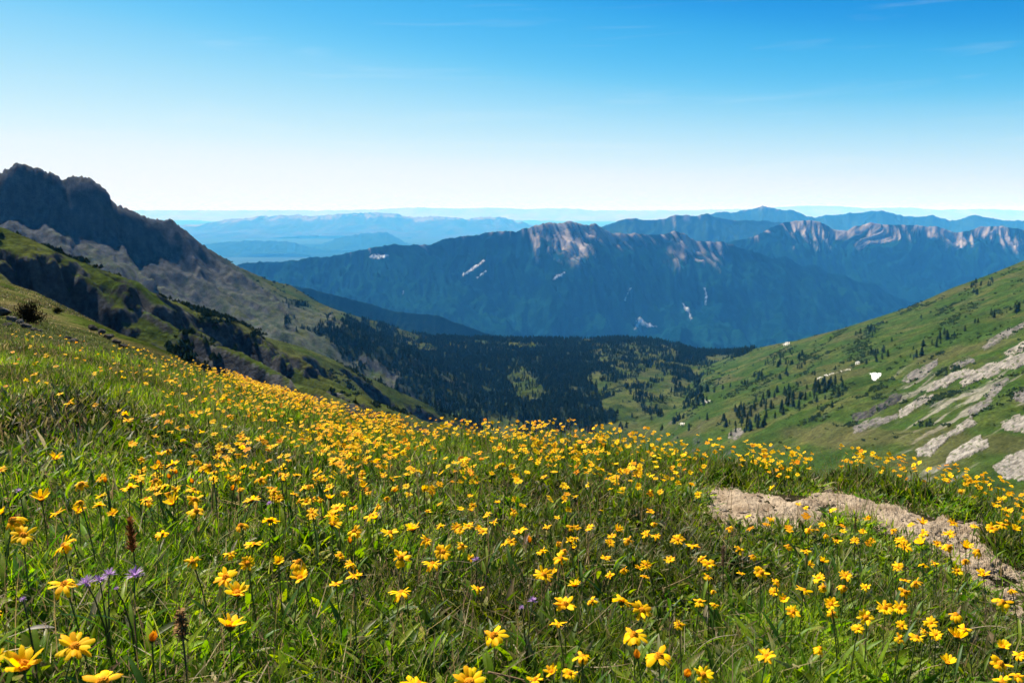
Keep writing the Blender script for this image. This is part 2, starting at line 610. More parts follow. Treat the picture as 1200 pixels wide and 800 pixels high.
n1 = fbm(HX / 55, HYY / 55, 5, 101)
n2 = fbm(HX / 14, HYY / 14, 4, 102)
lush = np.clip(0.5 + 0.9 * n1, 0, 1)
grass = mixc((0.026, 0.042, 0.007), (0.055, 0.060, 0.017), lush)
grass = mixc(grass, (0.024, 0.045, 0.007), HM['right'] * np.clip(0.75 - 0.8 * n1, 0, 1))
rock_dark = mixc((0.026, 0.028, 0.031), (0.060, 0.060, 0.060), np.clip(0.5 + n2, 0, 1))
scree = mixc((0.028, 0.036, 0.024), (0.066, 0.070, 0.055), np.clip(0.5 + n2, 0, 1))
col = grass
# scree apron of the peak: high and mid flank
fa, fb = HX * 0.62 + HYY * 0.78, HX * 0.78 - HYY * 0.62          # along the crest, down the fall line
n3 = fbm(fa / 26, fb / 120, 4, 119)
ap = HM['peak'] * sstep(0.05, 0.5, HM['hi'] + 0.30 * n1 + 0.22 * n3) * sstep(-0.05, 0.3, 0.12 + 0.45 * n3 + 0.30 * n2 + 0.30 * HM['hi'])
col = mixc(col, scree, np.clip(ap, 0, 1) * 0.72)
# a strip of bare pale ground low on the shoulder
bar = HM['peak'] * sstep(0.30, 0.55, fbm(fa / 40, fb / 150, 3, 117)) * sstep(0.02, 0.2, HM['hi'] + 0.1)
col = mixc(col, scree, bar * 0.6)
rk = np.maximum(sstep(0.85, 1.15, steep + 0.25 * n2) * (HYY > 90), HM['peak'] * sstep(0.72, 0.9, HM['hi'] + 0.12 * n2) * sstep(0.6, 0.8, steep + 0.3 * n2))
col = mixc(col, rock_dark, rk)
# thin stony streaks along the right-hand slope, following its dip
st = fbm((HX * 0.8 + HYY * 0.25) / 160, (HX * 0.5 - HYY) / 22, 4, 131)
stone = HM['right'] * sstep(0.32, 0.55, st + 0.15 * n2) * sstep(980, 1080, pxs) * sstep(415, 450, pys) * 0.75
col = mixc(col, (0.17, 0.155, 0.13), stone)
brown = HM['right'] * sstep(0.2, 0.6, fbm(HX / 70, HYY / 200, 3, 151)) * 0.5
col = mixc(col, (0.065, 0.055, 0.025), brown)
col = mixc(col, (0.010, 0.018, 0.008), np.clip(WOOD * 0.8, 0, 1))
# bare buttresses under the summit, breaking up downwards into the scree
bt = HM['peak'] * np.clip(HM['hi'] * 1.6, 0, 1) * sstep(330, 70, HM['dpk'] + 150 * n3 + 60 * n1) * 0.9
col = mixc(col, rock_dark, bt)
# rough brownish turf on the near brow
nb = HM['near'] * (HYY < 120)
col = mixc(col, mixc((0.035, 0.050, 0.010), (0.085, 0.07, 0.03), np.clip(0.45 + 1.1 * fbm(HX / 3.0, HYY / 4.5, 4, 161), 0, 1)), nb * 1.0)

hill_m = terrain_mat('alpine_turf', [(0.02, 0.8, 1.2), (0.11, 0.65, 1.35), (0.5, 0.6, 1.4)], 1.6, bump_scale=0.3)
link('hillside', mesh_np('hillside', HILL.verts(), HILL.quads(), hill_m, col), kind='structure')


# ---------------------------------------------------------------- far ranges
def far_range(name, pts, Y0, front, back, base, ncol, nrow, carve, wl, slope_len, rocky, tints, seed, mat, crest_jit=1.0, px0=-150, px1=1350, fold=0.0, tree_line=-9999.0, summits=()):
    pts = np.array(pts, float)
    pu, pt = ray(pts[:, 0], pts[:, 1])
    u = np.linspace(ray(px0, 300)[0], ray(px1, 300)[0], ncol)
    Y = np.concatenate([Y0 - front * (np.linspace(1, 0, nrow) ** 1.5), Y0 + back * np.linspace(0.06, 1, 14)])
    X = Y[:, None] * u[None, :]
    YY = np.broadcast_to(Y[:, None], X.shape)
    ct = np.interp(u, pu, pt)
    jit = fbm(u * Y0 / (wl * 0.5), u * 0 + seed, 4, seed + 1) * crest_jit / FPX
    crag = (ridged(u * Y0 / (wl * 0.30), u * 0 + 0.37 * seed, 4, seed + 2, 0.6) - 0.62) * 2.2 * crest_jit / FPX
    zc = (ct + jit + crag)[None, :] * Y0
    d = Y0 - YY
    rel = zc - base
    # ribs running down the fall line, bending as they go
    wx = X + 0.5 * wl * fbm(X / (2.2 * wl), YY / (2.2 * wl), 3, seed + 5) + fold * d
    g1 = 1 - ridged(wx / wl, d / (wl * 4.5), 4, seed + 7, 0.42)
    g2 = 1 - ridged(X / (wl * 2.7) + 3, YY / (wl * 2.9), 3, seed + 9)
    dd = np.clip(d, 0, None)
    amp = carve * np.clip(0.85 + 1.1 * fbm(X / (3.1 * wl), YY / (3.1 * wl), 3, seed + 3), 0.25, 1.7) * sstep(0, slope_len * 0.8, dd) * (1 - 0.55 * sstep(slope_len * 1.5, slope_len * 3, dd))
    z = zc - rel * (1 - np.exp(-dd / slope_len)) - amp * (g1 + 0.9 * g2) - carve * 0.34 * (1 - ridged(wx / (wl * 0.21), d / (wl * 0.7), 4, seed + 15)) * sstep(0, slope_len * 0.05, dd) * (1 - 0.8 * sstep(slope_len * 0.3, slope_len * 0.7, dd)) + carve * 0.12 * fbm(X / (wl * 0.2), YY / (wl * 0.3), 3, seed + 13) * sstep(0, slope_len * 0.2, dd)
    z = np.where(d < 0, zc + 0.55 * d, z)
    z = np.maximum(z, base - 60)
    sh = Sheet(u, Y, z)
    gx_, gy_ = sh.slope()
    stp = np.hypot(gx_, gy_)
    alt = (z - base) / np.maximum(rel, 1)
    nz = fbm(X / (wl * 0.8), YY / (wl * 1.2), 4, seed + 21)
    nf = fbm(wx / (wl * 0.11), YY / (wl * 0.5), 4, seed + 23)
    c = mixc(tints[0], tints[1], np.clip(0.35 + 0.8 * nz + 0.8 * fbm(wx / (wl * 0.13), d / (wl * 0.9), 4, seed + 25), 0, 1))
    if rocky:
        r = sstep(rocky, rocky + 0.16, alt + 0.18 * nz + 0.12 * nf + 0.10 * (stp - 0.6)) * sstep(-0.25, 0.15, nf + 0.9 * nz + 0.1)
        ns = fbm(wx / (wl * 0.16), d / (wl * 1.1), 4, seed + 31)
        qx_ = CXP + FPX * u[None, :] * 0.987
        boost = sum((h_ * np.exp(-((qx_ - p_ - 0.004 * fold * 0) / w_) ** 2) for p_, w_, h_ in summits), np.zeros((1, ncol)))
        tl = sstep(tree_line - 50, tree_line + 90, z + boost + 210 * ns + 110 * nz)
        r = r * tl
        c = mixc(c, mixc(tints[2], tints[3], np.clip(0.5 + 1.2 * nf, 0, 1)), r)
        ch = sstep(0.80, 0.9, g1 + 0.10 * nf) * sstep(0.35, 0.6, alt) * (1 - sstep(0.8, 0.9, alt)) * 0.6 * tl   # pale chutes in the gullies
        c = mixc(c, tints[3], ch)
    o = link(name, mesh_np(name, sh.verts(), sh.quads(), mat, c), kind='structure')
    return sh, o


far_m = terrain_mat('mountain_cover', [(0.0012, 0.8, 1.2), (0.008, 0.7, 1.3)], 14.0, bump_scale=0.012)
dist_m = terrain_mat('distant_cover', [(0.0006, 0.8, 1.2)], 0)
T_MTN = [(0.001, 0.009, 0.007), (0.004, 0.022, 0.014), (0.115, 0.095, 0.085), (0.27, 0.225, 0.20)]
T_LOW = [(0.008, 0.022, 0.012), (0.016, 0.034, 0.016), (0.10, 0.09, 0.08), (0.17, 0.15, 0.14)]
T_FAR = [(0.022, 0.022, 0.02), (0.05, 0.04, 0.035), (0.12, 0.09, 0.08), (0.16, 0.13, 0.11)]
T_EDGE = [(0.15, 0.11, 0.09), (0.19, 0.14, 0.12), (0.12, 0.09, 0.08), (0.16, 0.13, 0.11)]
BASE = -1500.0
CENTRAL = [(-200, 330), (100, 330), (250, 322), (282, 308), (330, 306), (360, 302), (400, 298), (440, 290), (462, 285), (480, 288), (500, 286.5), (535, 277), (559, 275), (594, 270), (605, 272), (629, 262.7), (643, 260), (654, 262), (671, 258.5), (685, 263.7),
           (699, 262.7), (710, 268), (719, 274), (738, 273), (755, 276), (790, 271.8), (801, 273), (815, 281), (832, 283), (846, 283), (864, 290), (882, 294), (905, 303), (922, 301), (940, 311), (958, 310), (972, 319), (990, 321), (1006, 331), (1022, 331), (1040, 343), (1060, 352), (1350, 420)]
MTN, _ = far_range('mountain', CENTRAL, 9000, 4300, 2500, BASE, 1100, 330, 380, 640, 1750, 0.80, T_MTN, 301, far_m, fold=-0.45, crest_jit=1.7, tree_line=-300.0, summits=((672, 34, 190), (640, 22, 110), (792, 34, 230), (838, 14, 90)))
RIGHT5 = [(700, 330), (800, 300), (855, 284), (885, 277), (902, 267.6), (923, 259), (944, 258), (961, 260), (978, 269), (993, 271), (1000, 266), (1021, 261), (1055, 264), (1072, 264.6),
          (1097, 264.6), (1119, 273), (1136, 271), (1148, 265.5), (1170, 264.6), (1200, 269), (1260, 268), (1350, 280)]
far_range('mountain', RIGHT5, 11200, 5200, 2500, BASE, 560, 230, 340, 820, 2300, 0.85, T_MTN, 401, far_m, fold=0.3, tree_line=-350.0, summits=((932, 34, 170), (1000, 20, 60), (1098, 26, 150), (1155, 28, 150)), px0=760, px1=1350)
BACK6 = [(600, 300), (680, 275), (706, 265.5), (724, 258.5), (745, 255), (752, 258), (776, 256.8), (790, 252), (804, 251.5), (818, 253), (829, 249.8), (845, 256.8), (864, 257.8), (900, 258.5), (930, 262), (1000, 272), (1350, 285)]
far_range('mountain', BACK6, 15500, 5000, 3000, BASE, 420, 110, 220, 700, 1800, 0.80, T_LOW, 501, far_m, tree_line=-90.0, px0=590, px1=1350)
FOOT = [(-100, 330), (250, 330), (340, 334), (364, 339), (410, 350), (466, 365), (490, 367), (515, 370.5), (543, 381), (578, 392), (620, 402), (700, 415), (900, 430)]
far_range('mountain', FOOT, 4800, 1500, 900, BASE, 420, 90, 60, 260, 700, 0, T_LOW, 601, far_m, px0=150, px1=900)
BLUE3 = [(100, 300), (200, 290), (250, 285), (280, 282), (300, 281.5), (330, 282.5), (345, 284), (375, 292), (420, 300), (520, 320), (700, 340)]
far_range('mountain', BLUE3, 29000, 3000, 2500, BASE, 260, 60, 120, 800, 1800, 0, T_LOW, 701, far_m, px0=150, px1=640)
BUMP = [(200, 300), (340, 296), (375, 286), (400, 278), (430, 273), (452, 272), (462, 277), (475, 284), (500, 290), (520, 286), (560, 283), (590, 286), (640, 300), (800, 320)]
far_range('mountain', BUMP, 33000, 4000, 2500, BASE, 300, 60, 160, 900, 2200, 0, T_LOW, 751, far_m, px0=200, px1=760)
R7 = [(760, 275), (836, 250), (864, 247.6), (881, 244.6), (893, 240.4), (910, 244.6), (927, 246), (953, 255), (970, 252), (1000, 250), (1034, 246), (1055, 252), (1072, 254), (1093, 253), (1114, 258), (1140, 253), (1165, 256), (1200, 259), (1350, 256)]
far_range('mountain', R7, 24000, 7000, 4000, BASE, 460, 80, 260, 1500, 3000, 0.7, T_LOW, 801, dist_m, tree_line=40.0, px0=740, px1=1350, crest_jit=1.3)
R2 = [(-150, 262), (100, 268), (215, 264), (240, 262), (270, 257), (300, 254), (330, 252), (365, 253), (400, 250.5), (430, 249.5), (450, 249), (480, 254), (520, 254), (545, 256), (560, 254), (590, 255), (620, 263), (680, 268), (760, 262), (900, 262), (1350, 262)]
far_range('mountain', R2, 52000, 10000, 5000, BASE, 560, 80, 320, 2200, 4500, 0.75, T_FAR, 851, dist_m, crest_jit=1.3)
R1 = [(-150, 248), (200, 252), (225, 255), (260, 250), (300, 248.5), (340, 250), (400, 249), (450, 245), (490, 243), (530, 244.5), (570, 243.5), (620, 245), (660, 244), (700, 247), (740, 248), (800, 247), (900, 244), (940, 241), (980, 241.5), (1020, 244), (1060, 243), (1100, 246), (1150, 245), (1200, 247), (1350, 246)]
R1 = [(a, min(b, 246.6)) for a, b in R1]
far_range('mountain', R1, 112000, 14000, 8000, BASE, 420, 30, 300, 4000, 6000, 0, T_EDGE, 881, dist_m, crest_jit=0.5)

g = 440000.0
gv = [(-g, -3000, BASE - 70), (g, -3000, BASE - 70), (g, 440000, BASE - 70), (-g, 440000, BASE - 70)]
link('ground', mesh_np('ground', gv, np.array([[0, 1, 2, 3]]), dist_m, np.tile((0.03, 0.045, 0.02), (4, 1))), kind='structure')

# ---------------------------------------------------------------- the air between
hx, hy0, hy1, hz0, hz1 = 445000.0, -4000.0, 445000.0, BASE - 71.0, 720.0
hv = [(-hx, hy0, hz0), (hx, hy0, hz0), (hx, hy1, hz0), (-hx, hy1, hz0), (-hx, hy0, hz1), (hx, hy0, hz1), (hx, hy1, hz1), (-hx, hy1, hz1)]
hf = [(0, 3, 2, 1), (4, 5, 6, 7), (0, 1, 5, 4), (1, 2, 6, 5), (2, 3, 7, 6), (3, 0, 4, 7)]
hm, hnt, hout = newmat('haze')
pv = N(hnt, 'ShaderNodeVolumePrincipled')
pv.inputs['Color'].default_value = (0.07, 0.40, 1.0, 1)
pv.inputs['Absorption Color'].default_value = (1, 1, 1, 1)
pv.inputs['Density'].default_value = 3.7e-5
pv.inputs['Anisotropy'].default_value = -0.08
hnt.links.new(pv.outputs['Volume'], hout.inputs['Volume'])
link('haze', mesh_np('haze', hv, np.array(hf), hm, smooth=False), kind='stuff')
# ================================================================== WOODS, ROCK, SNOW
def conifer_template(tiers, sides, seed, ragged=0.25):
    """stacked drooping whorls of a unit-high conifer crown, base at 0.06"""
    r_ = np.random.default_rng(seed)
    V, F = [], []
    for k in range(tiers):
        f0 = k / tiers
        z_top = 0.06 + 0.94 * min(1.0, f0 + 1.75 / tiers)
        z_bot = 0.06 + 0.94 * f0 + 0.01
        rad = 0.19 * (1 - f0) ** 0.8 * (0.85 + 0.3 * r_.random()) + 0.012
        b = len(V)
        V.append((0.01 * r_.normal(), 0.01 * r_.normal(), z_top))
        off = r_.random() * 6.28
        for j in range(sides):
            a = off + 2 * math.pi * j / sides
            rr = rad * (1 + ragged * r_.normal()) * (1.12 if j % 2 else 0.72)
            V.append((rr * math.cos(a), rr * math.sin(a), z_bot + (0.0 if j % 2 else 0.35 / tiers) + 0.012 * r_.normal()))
        for j in range(sides):
            F.append((b, b + 1 + j, b + 1 + (j + 1) % sides))
    return np.array(V), np.array(F)


needle_m = terrain_mat('conifer_needles', [(0.35, 0.75, 1.25)], 0)
bark_m = terrain_mat('conifer_bark', [(1.5, 0.7, 1.3)], 0)


def scatter_mesh(name, templates, pos, height, width, tint, mat, rs):
    """one mass of many copies (for woods nobody could count)"""
    VV, FF, CC, base = [], [], [], 0
    pick = rs.integers(0, len(templates), len(pos))
    for k, (tv, tf) in enumerate(templates):
        idx = np.where(pick == k)[0]
        if not len(idx):
            continue
        yaw = rs.random(len(idx)) * 6.283
        c, s = np.cos(yaw)[:, None], np.sin(yaw)[:, None]
        x = (tv[None, :, 0] * c - tv[None, :, 1] * s) * (height[idx] * width[idx])[:, None] + pos[idx, 0:1]
        y = (tv[None, :, 0] * s + tv[None, :, 1] * c) * (height[idx] * width[idx])[:, None] + pos[idx, 1:2]
        z = tv[None, :, 2] * height[idx][:, None] + pos[idx, 2:3]
        VV.append(np.stack([x, y, z], -1).reshape(-1, 3))
        FF.append((tf[None] + (np.arange(len(idx)) * len(tv))[:, None, None]).reshape(-1, tf.shape[1]) + base)
        CC.append(np.repeat(tint[idx], len(tv), axis=0))
        base += len(idx) * len(tv)
    return mesh_np(name, np.concatenate(VV), np.concatenate(FF), mat, np.concatenate(CC), smooth=False)


# ---- the wooded basin and shelf, as one mass
rs = np.random.default_rng(23)
low_t = [conifer_template(3, 6, 40 + k) for k in range(4)]
n = 90000
cu = rs.uniform(-0.36, 0.36, n)
cy = np.sqrt(rs.uniform(900 ** 2, 2700 ** 2, n))
cx = cu * cy
cz = HILL.z(cx, cy)
fx, fy, _ = project(cx, cy, cz)
d_ = polydist(fx, fy, FOREST)
wn = fbm(cx / 90, cy / 170, 4, 91)
cl = np.zeros(n)
for c in CLEAR:
    cl = np.maximum(cl, sstep(-6, 4, polydist(fx, fy, c)))
prob = sstep(-8, 6, d_ + 20 * wn) * (1 - 0.72 * cl) * (0.35 + 0.65 * sstep(-0.25, 0.15, fbm(cx / 40, cy / 60, 3, 95)))
# straggling trees on the lower right slope and the shoulder
strag = (fx > 640) & (fx < 830) & (fy > 410) & (fy < 505) & (fbm(cx / 45, cy / 110, 4, 97) > 0.28)
prob = np.maximum(prob, strag * 0.45)
strag2 = (fx > 330) & (fx < 560) & (fy > 372) & (fy < 470) & (fbm(cx / 40, cy / 80, 4, 98) > 0.30)
prob = np.maximum(prob, strag2 * 0.5)
vis = HILL.visible(cx, cy, cz + 14)
keep = (rs.random(n) < prob * 1.0) & vis
fp = np.stack([cx, cy, cz - 0.3], 1)[keep]
nf_ = len(fp)
print('forest trees', nf_)
ht = rs.uniform(7, 14, nf_) * (0.85 + 0.3 * rs.random(nf_))
tint = mixc((0.010, 0.022, 0.010), (0.020, 0.034, 0.013), rs.random(nf_))
link('forest', scatter_mesh('forest', low_t, fp, ht, rs.uniform(0.85, 1.3, nf_), tint, needle_m, rs), kind='stuff',
     label='dark conifer forest filling the valley basin and shelf')

# ---- low scrub on the left-hand flanks
n = 60000
cu = rs.uniform(-0.68, -0.06, n)
cy = np.exp(rs.uniform(math.log(230), math.log(2300), n))
cx = cu * cy
cz = HILL.z(cx, cy)
fx, fy, _ = project(cx, cy, cz)
nn = fbm(cx / 50, cy / 50, 4, 211) + 0.5 * fbm(cx / 14, cy / 14, 2, 213)
hm_ = hill_z(cx, cy)[1]
prob = sstep(0.30, 0.55, nn) * np.where(hm_['peak'], (hm_['hi'] < 0.55) * 0.9, 0.8) * np.where(cy < 420, 0.5, 1)
keep = (rs.random(n) < prob) & HILL.visible(cx, cy, cz + 2) & (fy < 500)
sp = np.stack([cx, cy, cz - 0.3], 1)[keep][:9000]
print('scrub', len(sp))


def scrub_template(seed):
    r_ = np.random.default_rng(seed)
    V, F = [], []
    for k in range(5):
        p = np.array([r_.normal() * 0.45, r_.normal() * 0.45, 0.25 + 0.3 * r_.random()])
        b = len(V)
        V += [tuple(p + np.array([0, 0, 0.45 + 0.2 * r_.random()]))]
        off = r_.random() * 6
        for j in range(6):
            a = off + j * math.pi / 3
            q = 0.42 * (0.7 + 0.6 * r_.random())
            V.append((p[0] + q * math.cos(a), p[1] + q * math.sin(a), max(0.0, p[2] - 0.3 * r_.random())))
        for j in range(6):
            F.append((b, b + 1 + j, b + 1 + (j + 1) % 6))
    return np.array(V), np.array(F)


sc_h = rs.uniform(1.0, 2.6, len(sp)) * (1 + sp[:, 1] / 1800)
link('scrub', scatter_mesh('scrub', [scrub_template(60 + k) for k in range(4)] + low_t[:2], sp, sc_h, np.ones(len(sp)), mixc((0.012, 0.024, 0.009), (0.026, 0.038, 0.014), rs.random(len(sp))), needle_m, rs),
     kind='stuff', label='low dark scrub scattered over the left mountain flanks')

# ---- low brush in bands on the right-hand slope
n = 50000
cu = rs.uniform(0.10, 0.68, n)
cy = np.exp(rs.uniform(math.log(420), math.log(2200), n))
cx = cu * cy
cz = HILL.z(cx, cy)
fx, fy, _ = project(cx, cy, cz)
aa, bb = fx * 0.88 - fy * 0.48, fx * 0.48 + fy * 0.88
bn = fbm(aa / 60, bb / 14, 4, 311) + 0.5 * fbm(cx / 25, cy / 25, 3, 313)
prob = sstep(0.24, 0.55, bn) * (fy < 500) * (fy > 300) * np.where(fx > 1120, 0.4, 1) + 0.006
keep = (rs.random(n) < prob) & HILL.visible(cx, cy, cz + 2)
sp = np.stack([cx, cy, cz - 0.25], 1)[keep][:13000]
print('brush', len(sp))
sc_h = rs.uniform(0.7, 2.2, len(sp)) * (0.7 + sp[:, 1] / 2200)
link('brush', scatter_mesh('brush', [scrub_template(80 + k) for k in range(4)], sp, sc_h, np.ones(len(sp)), mixc((0.012, 0.026, 0.008), (0.030, 0.045, 0.014), rs.random(len(sp))), needle_m, rs),
     kind='stuff', label='low dark brush in slanting bands over the right green slope')

# ---- single conifers on the right-hand slope
STANDS = [  # outline in the photo, how many, label, group
    ([(842, 513), (845, 496), (864, 475), (898, 462), (928, 456), (960, 449), (988, 446), (989, 464), (940, 477), (906, 492), (885, 507)], 112,
     'dark conifer in the dense stand low on the grassy slope', 'conifers of the dense lower stand'),
    ([(785, 464), (800, 455), (840, 444), (841, 452), (800, 466)], 18, 'dark conifer in the narrow band low on the slope near the valley floor', 'conifers of the narrow low band'),
    ([(836, 458), (860, 450), (893, 438), (893, 446), (850, 460)], 14, 'dark conifer in the slanting row above the small low snow patch', 'conifers of the slanting row'),
    ([(740, 489), (752, 479), (772, 476), (772, 483), (750, 492)], 8, 'dark conifer at the meadow brow where the slope meets the valley', 'conifers by the brow'),
    ([(893, 428), (905, 414), (950, 412), (950, 424), (910, 432)], 20, 'dark conifer in the upper clump below the slope crest', 'conifers of the upper clump'),
    ([(905, 443), (925, 427), (950, 421), (948, 431), (915, 447)], 12, 'dark conifer just under the upper clump on the green slope', 'conifers under the upper clump'),
    ([(1131, 341), (1150, 327), (1170, 321), (1172, 329), (1145, 346)], 16, 'dark conifer in the small clump near the top of the slope crest', 'conifers near the crest top'),
    ([(995, 394), (1025, 383), (1028, 389), (1000, 399)], 10, 'dark conifer in the thin clump just under the slope crest', 'conifers under the crest'),
    ([(1063, 420), (1080, 405), (1110, 392), (1165, 366), (1167, 372), (1110, 399), (1085, 414), (1065, 426)], 18, 'dark conifer in the line of trees above the grey rock outcrop', 'conifers of the line above the outcrop'),
    ([(1015, 417), (1035, 412), (1045, 419), (1020, 427)], 12, 'dark conifer in the clump above the heart-shaped snow patch', 'conifers above the snow patch'),
    ([(1178, 366), (1199, 353), (1199, 362), (1182, 372)], 6, 'dark conifer in the small group high on the steep open slope', 'conifers high on the open slope'),
    ([(735, 452), (742, 444), (785, 436), (785, 446), (745, 458)], 18, 'dark conifer in the loose group on the lowest green slope', 'conifers of the loose low group'),
    ([(720, 470), (800, 420), (900, 418), (1000, 400), (1110, 362), (1110, 400), (1020, 450), (940, 500), (760, 492)], 36, 'lone dark conifer scattered on open grass of the slope', 'scattered lone conifers'),
]
protos = []
for k in range(5):
    tv, tf = conifer_template(8, 10, 500 + k, 0.2)
    crown = mesh_np('crown', tv, tf, needle_m, np.tile(mixc((0.010, 0.022, 0.009), (0.022, 0.036, 0.014), np.array([k / 4.0])), (len(tv), 1)), smooth=False)
    mb = MB()
    mb.tube([(0, 0, -0.06), (0, 0, 0.1), (0.004, 0.002, 0.5), (0, 0, 0.92)], [0.022, 0.018, 0.011, 0.003], 6, 0, (0.06, 0.045, 0.035))
    protos.append((crown, mb.build('trunk', bark_m)))
proto_obj = []
for ci, (poly, cnt, label, grp) in enumerate(STANDS):
    poly_a = np.array(poly, float)
    got = 0
    tries = 0
    while got < cnt and tries < 4000:
        tries += 1
        qx = rs.uniform(poly_a[:, 0].min(), poly_a[:, 0].max())
        qy = rs.uniform(poly_a[:, 1].min(), poly_a[:, 1].max())
        if not inpoly([qx], [qy], poly)[0]:
            continue
        x, y, z, ok = HILL.hit(qx, qy)
        if not ok[0] or y[0] < 300:
            continue
        h = rs.uniform(4.5, 10.5) * (1.1 if ci == 0 else 1.0) * (0.8 if ci == 12 else 1)
        k = int(rs.integers(0, 5))
        loc = (float(x[0]), float(y[0]), float(z[0]) + 0.1)
        w = rs.uniform(0.95, 1.7)
        if len(proto_obj) <= k or proto_obj[k] is None:
            while len(proto_obj) <= k:
                proto_obj.append(None)
            root = empty('conifer_tree', loc)
            tr = link('trunk', protos[k][1], root)
            cr = link('crown', protos[k][0], root)
            proto_obj[k] = (root, tr, cr)
        else:
            r0, t0, c0 = proto_obj[k]
            root = r0.copy()
            COL.objects.link(root)
            for part in (t0, c0):
                q = part.copy()
                COL.objects.link(q)
                q.parent = root
        root.location = loc
        root.scale = (h * w, h * w, h)
        root.rotation_euler = (0, 0, rs.uniform(0, 6.28))
        root['label'], root['category'], root['group'] = label, 'tree', grp
        got += 1


# ---- rock outcrops and snow, traced on the ground where they lie
def draped(name, sheet, poly, step, lift, tint, mat, rag=1.2, rag_wl=6.0, seed=0, smooth=True, sink=0.5, grow=0.0, beds=False, **props):
    poly_a = np.array(poly, float)
    x0, x1, y0, y1 = poly_a[:, 0].min() - 3, poly_a[:, 0].max() + 3, poly_a[:, 1].min() - 3, poly_a[:, 1].max() + 3
    gx_ = np.arange(x0, x1 + step, step)
    gy_ = np.arange(y0, y1 + step, step)
    QX, QY = np.meshgrid(gx_, gy_)
    dd = polydist(QX, QY, poly) + grow + rag * (fbm((QX * 0.86 - QY * 0.5) / (rag_wl * 2.0), (QX * 0.5 + QY * 0.86) / (rag_wl * 0.5), 4, seed + 3) if beds else fbm(QX / rag_wl, QY / rag_wl, 4, seed + 3))
    X, Y, Z, ok = sheet.hit(QX.ravel(), QY.ravel())
    X, Y, Z, ok = [a.reshape(QX.shape) for a in (X, Y, Z, ok)]
    hgt = lift(dd, QX, QY)
    Z2 = np.where(dd > 0, Z + hgt, Z - sink)
    inside = (dd > -step * 1.2) & ok
    q = inside[:-1, :-1] & inside[1:, :-1] & inside[:-1, 1:] & inside[1:, 1:]
    m = QX.shape[1]
    i = (np.arange(QX.shape[0] - 1)[:, None] * m + np.arange(m - 1)[None, :])[q]
    quads = np.stack([i, i + m, i + m + 1, i + 1], 1)
    used = np.unique(quads)
    remap = np.zeros(QX.size, int)
    remap[used] = np.arange(len(used))
    V = np.stack([X, Y, Z2], -1).reshape(-1, 3)[used]
    C = tint(dd, QX, QY).reshape(-1, 3)[used]
    me = mesh_np(name, V, remap[quads], mat, C, smooth)
    return link(name, me, **props)


rock_m = terrain_mat('weathered_rock', [(0.05, 0.85, 1.15), (0.5, 0.7, 1.25), (3.0, 0.85, 1.15)], 0.3, bump_scale=0.8)
snow_m = terrain_mat('old_snow', [(0.2, 0.95, 1.03)], 0.1, rough=0.6)


def rock_lift(amp, seed):
    def f(dd, qx, qy):
        # beds run up the slope to the right in the photo
        a = qx * 0.86 - qy * 0.5
        b = qx * 0.5 + qy * 0.86
        beds = ridged(b / 6.0 + 0.3 * fbm(a / 30, b / 9, 3, seed), a / 90.0, 3, seed + 1, 0.4)
        rough = fbm(a / 5, b / 2.2, 4, seed + 2)
        return amp * sstep(0, 1.6, dd) * (0.70 + 0.40 * beds + 0.05 * rough - 0.55 * sstep(0.80, 0.95, ridged(b / 5.0 + 0.6 * fbm(a / 14, b / 8, 3, seed + 5), a / 26.0, 2, seed + 6, 0.35)))
    return f


def rock_tint(c0, c1, seed):
    def f(dd, qx, qy):
        a = qx * 0.86 - qy * 0.5
        b = qx * 0.5 + qy * 0.86
        t = np.clip(0.5 + 0.9 * fbm(a / 9, b / 2.5, 4, seed), 0, 1)
        c = mixc(c0, c1, t)
        moss = sstep(0.25, 0.5, fbm(qx / 5, qy / 3, 4, seed + 8) - 0.02 * dd)
        return mixc(c, (0.05, 0.065, 0.02), moss * 0.8)
    return f


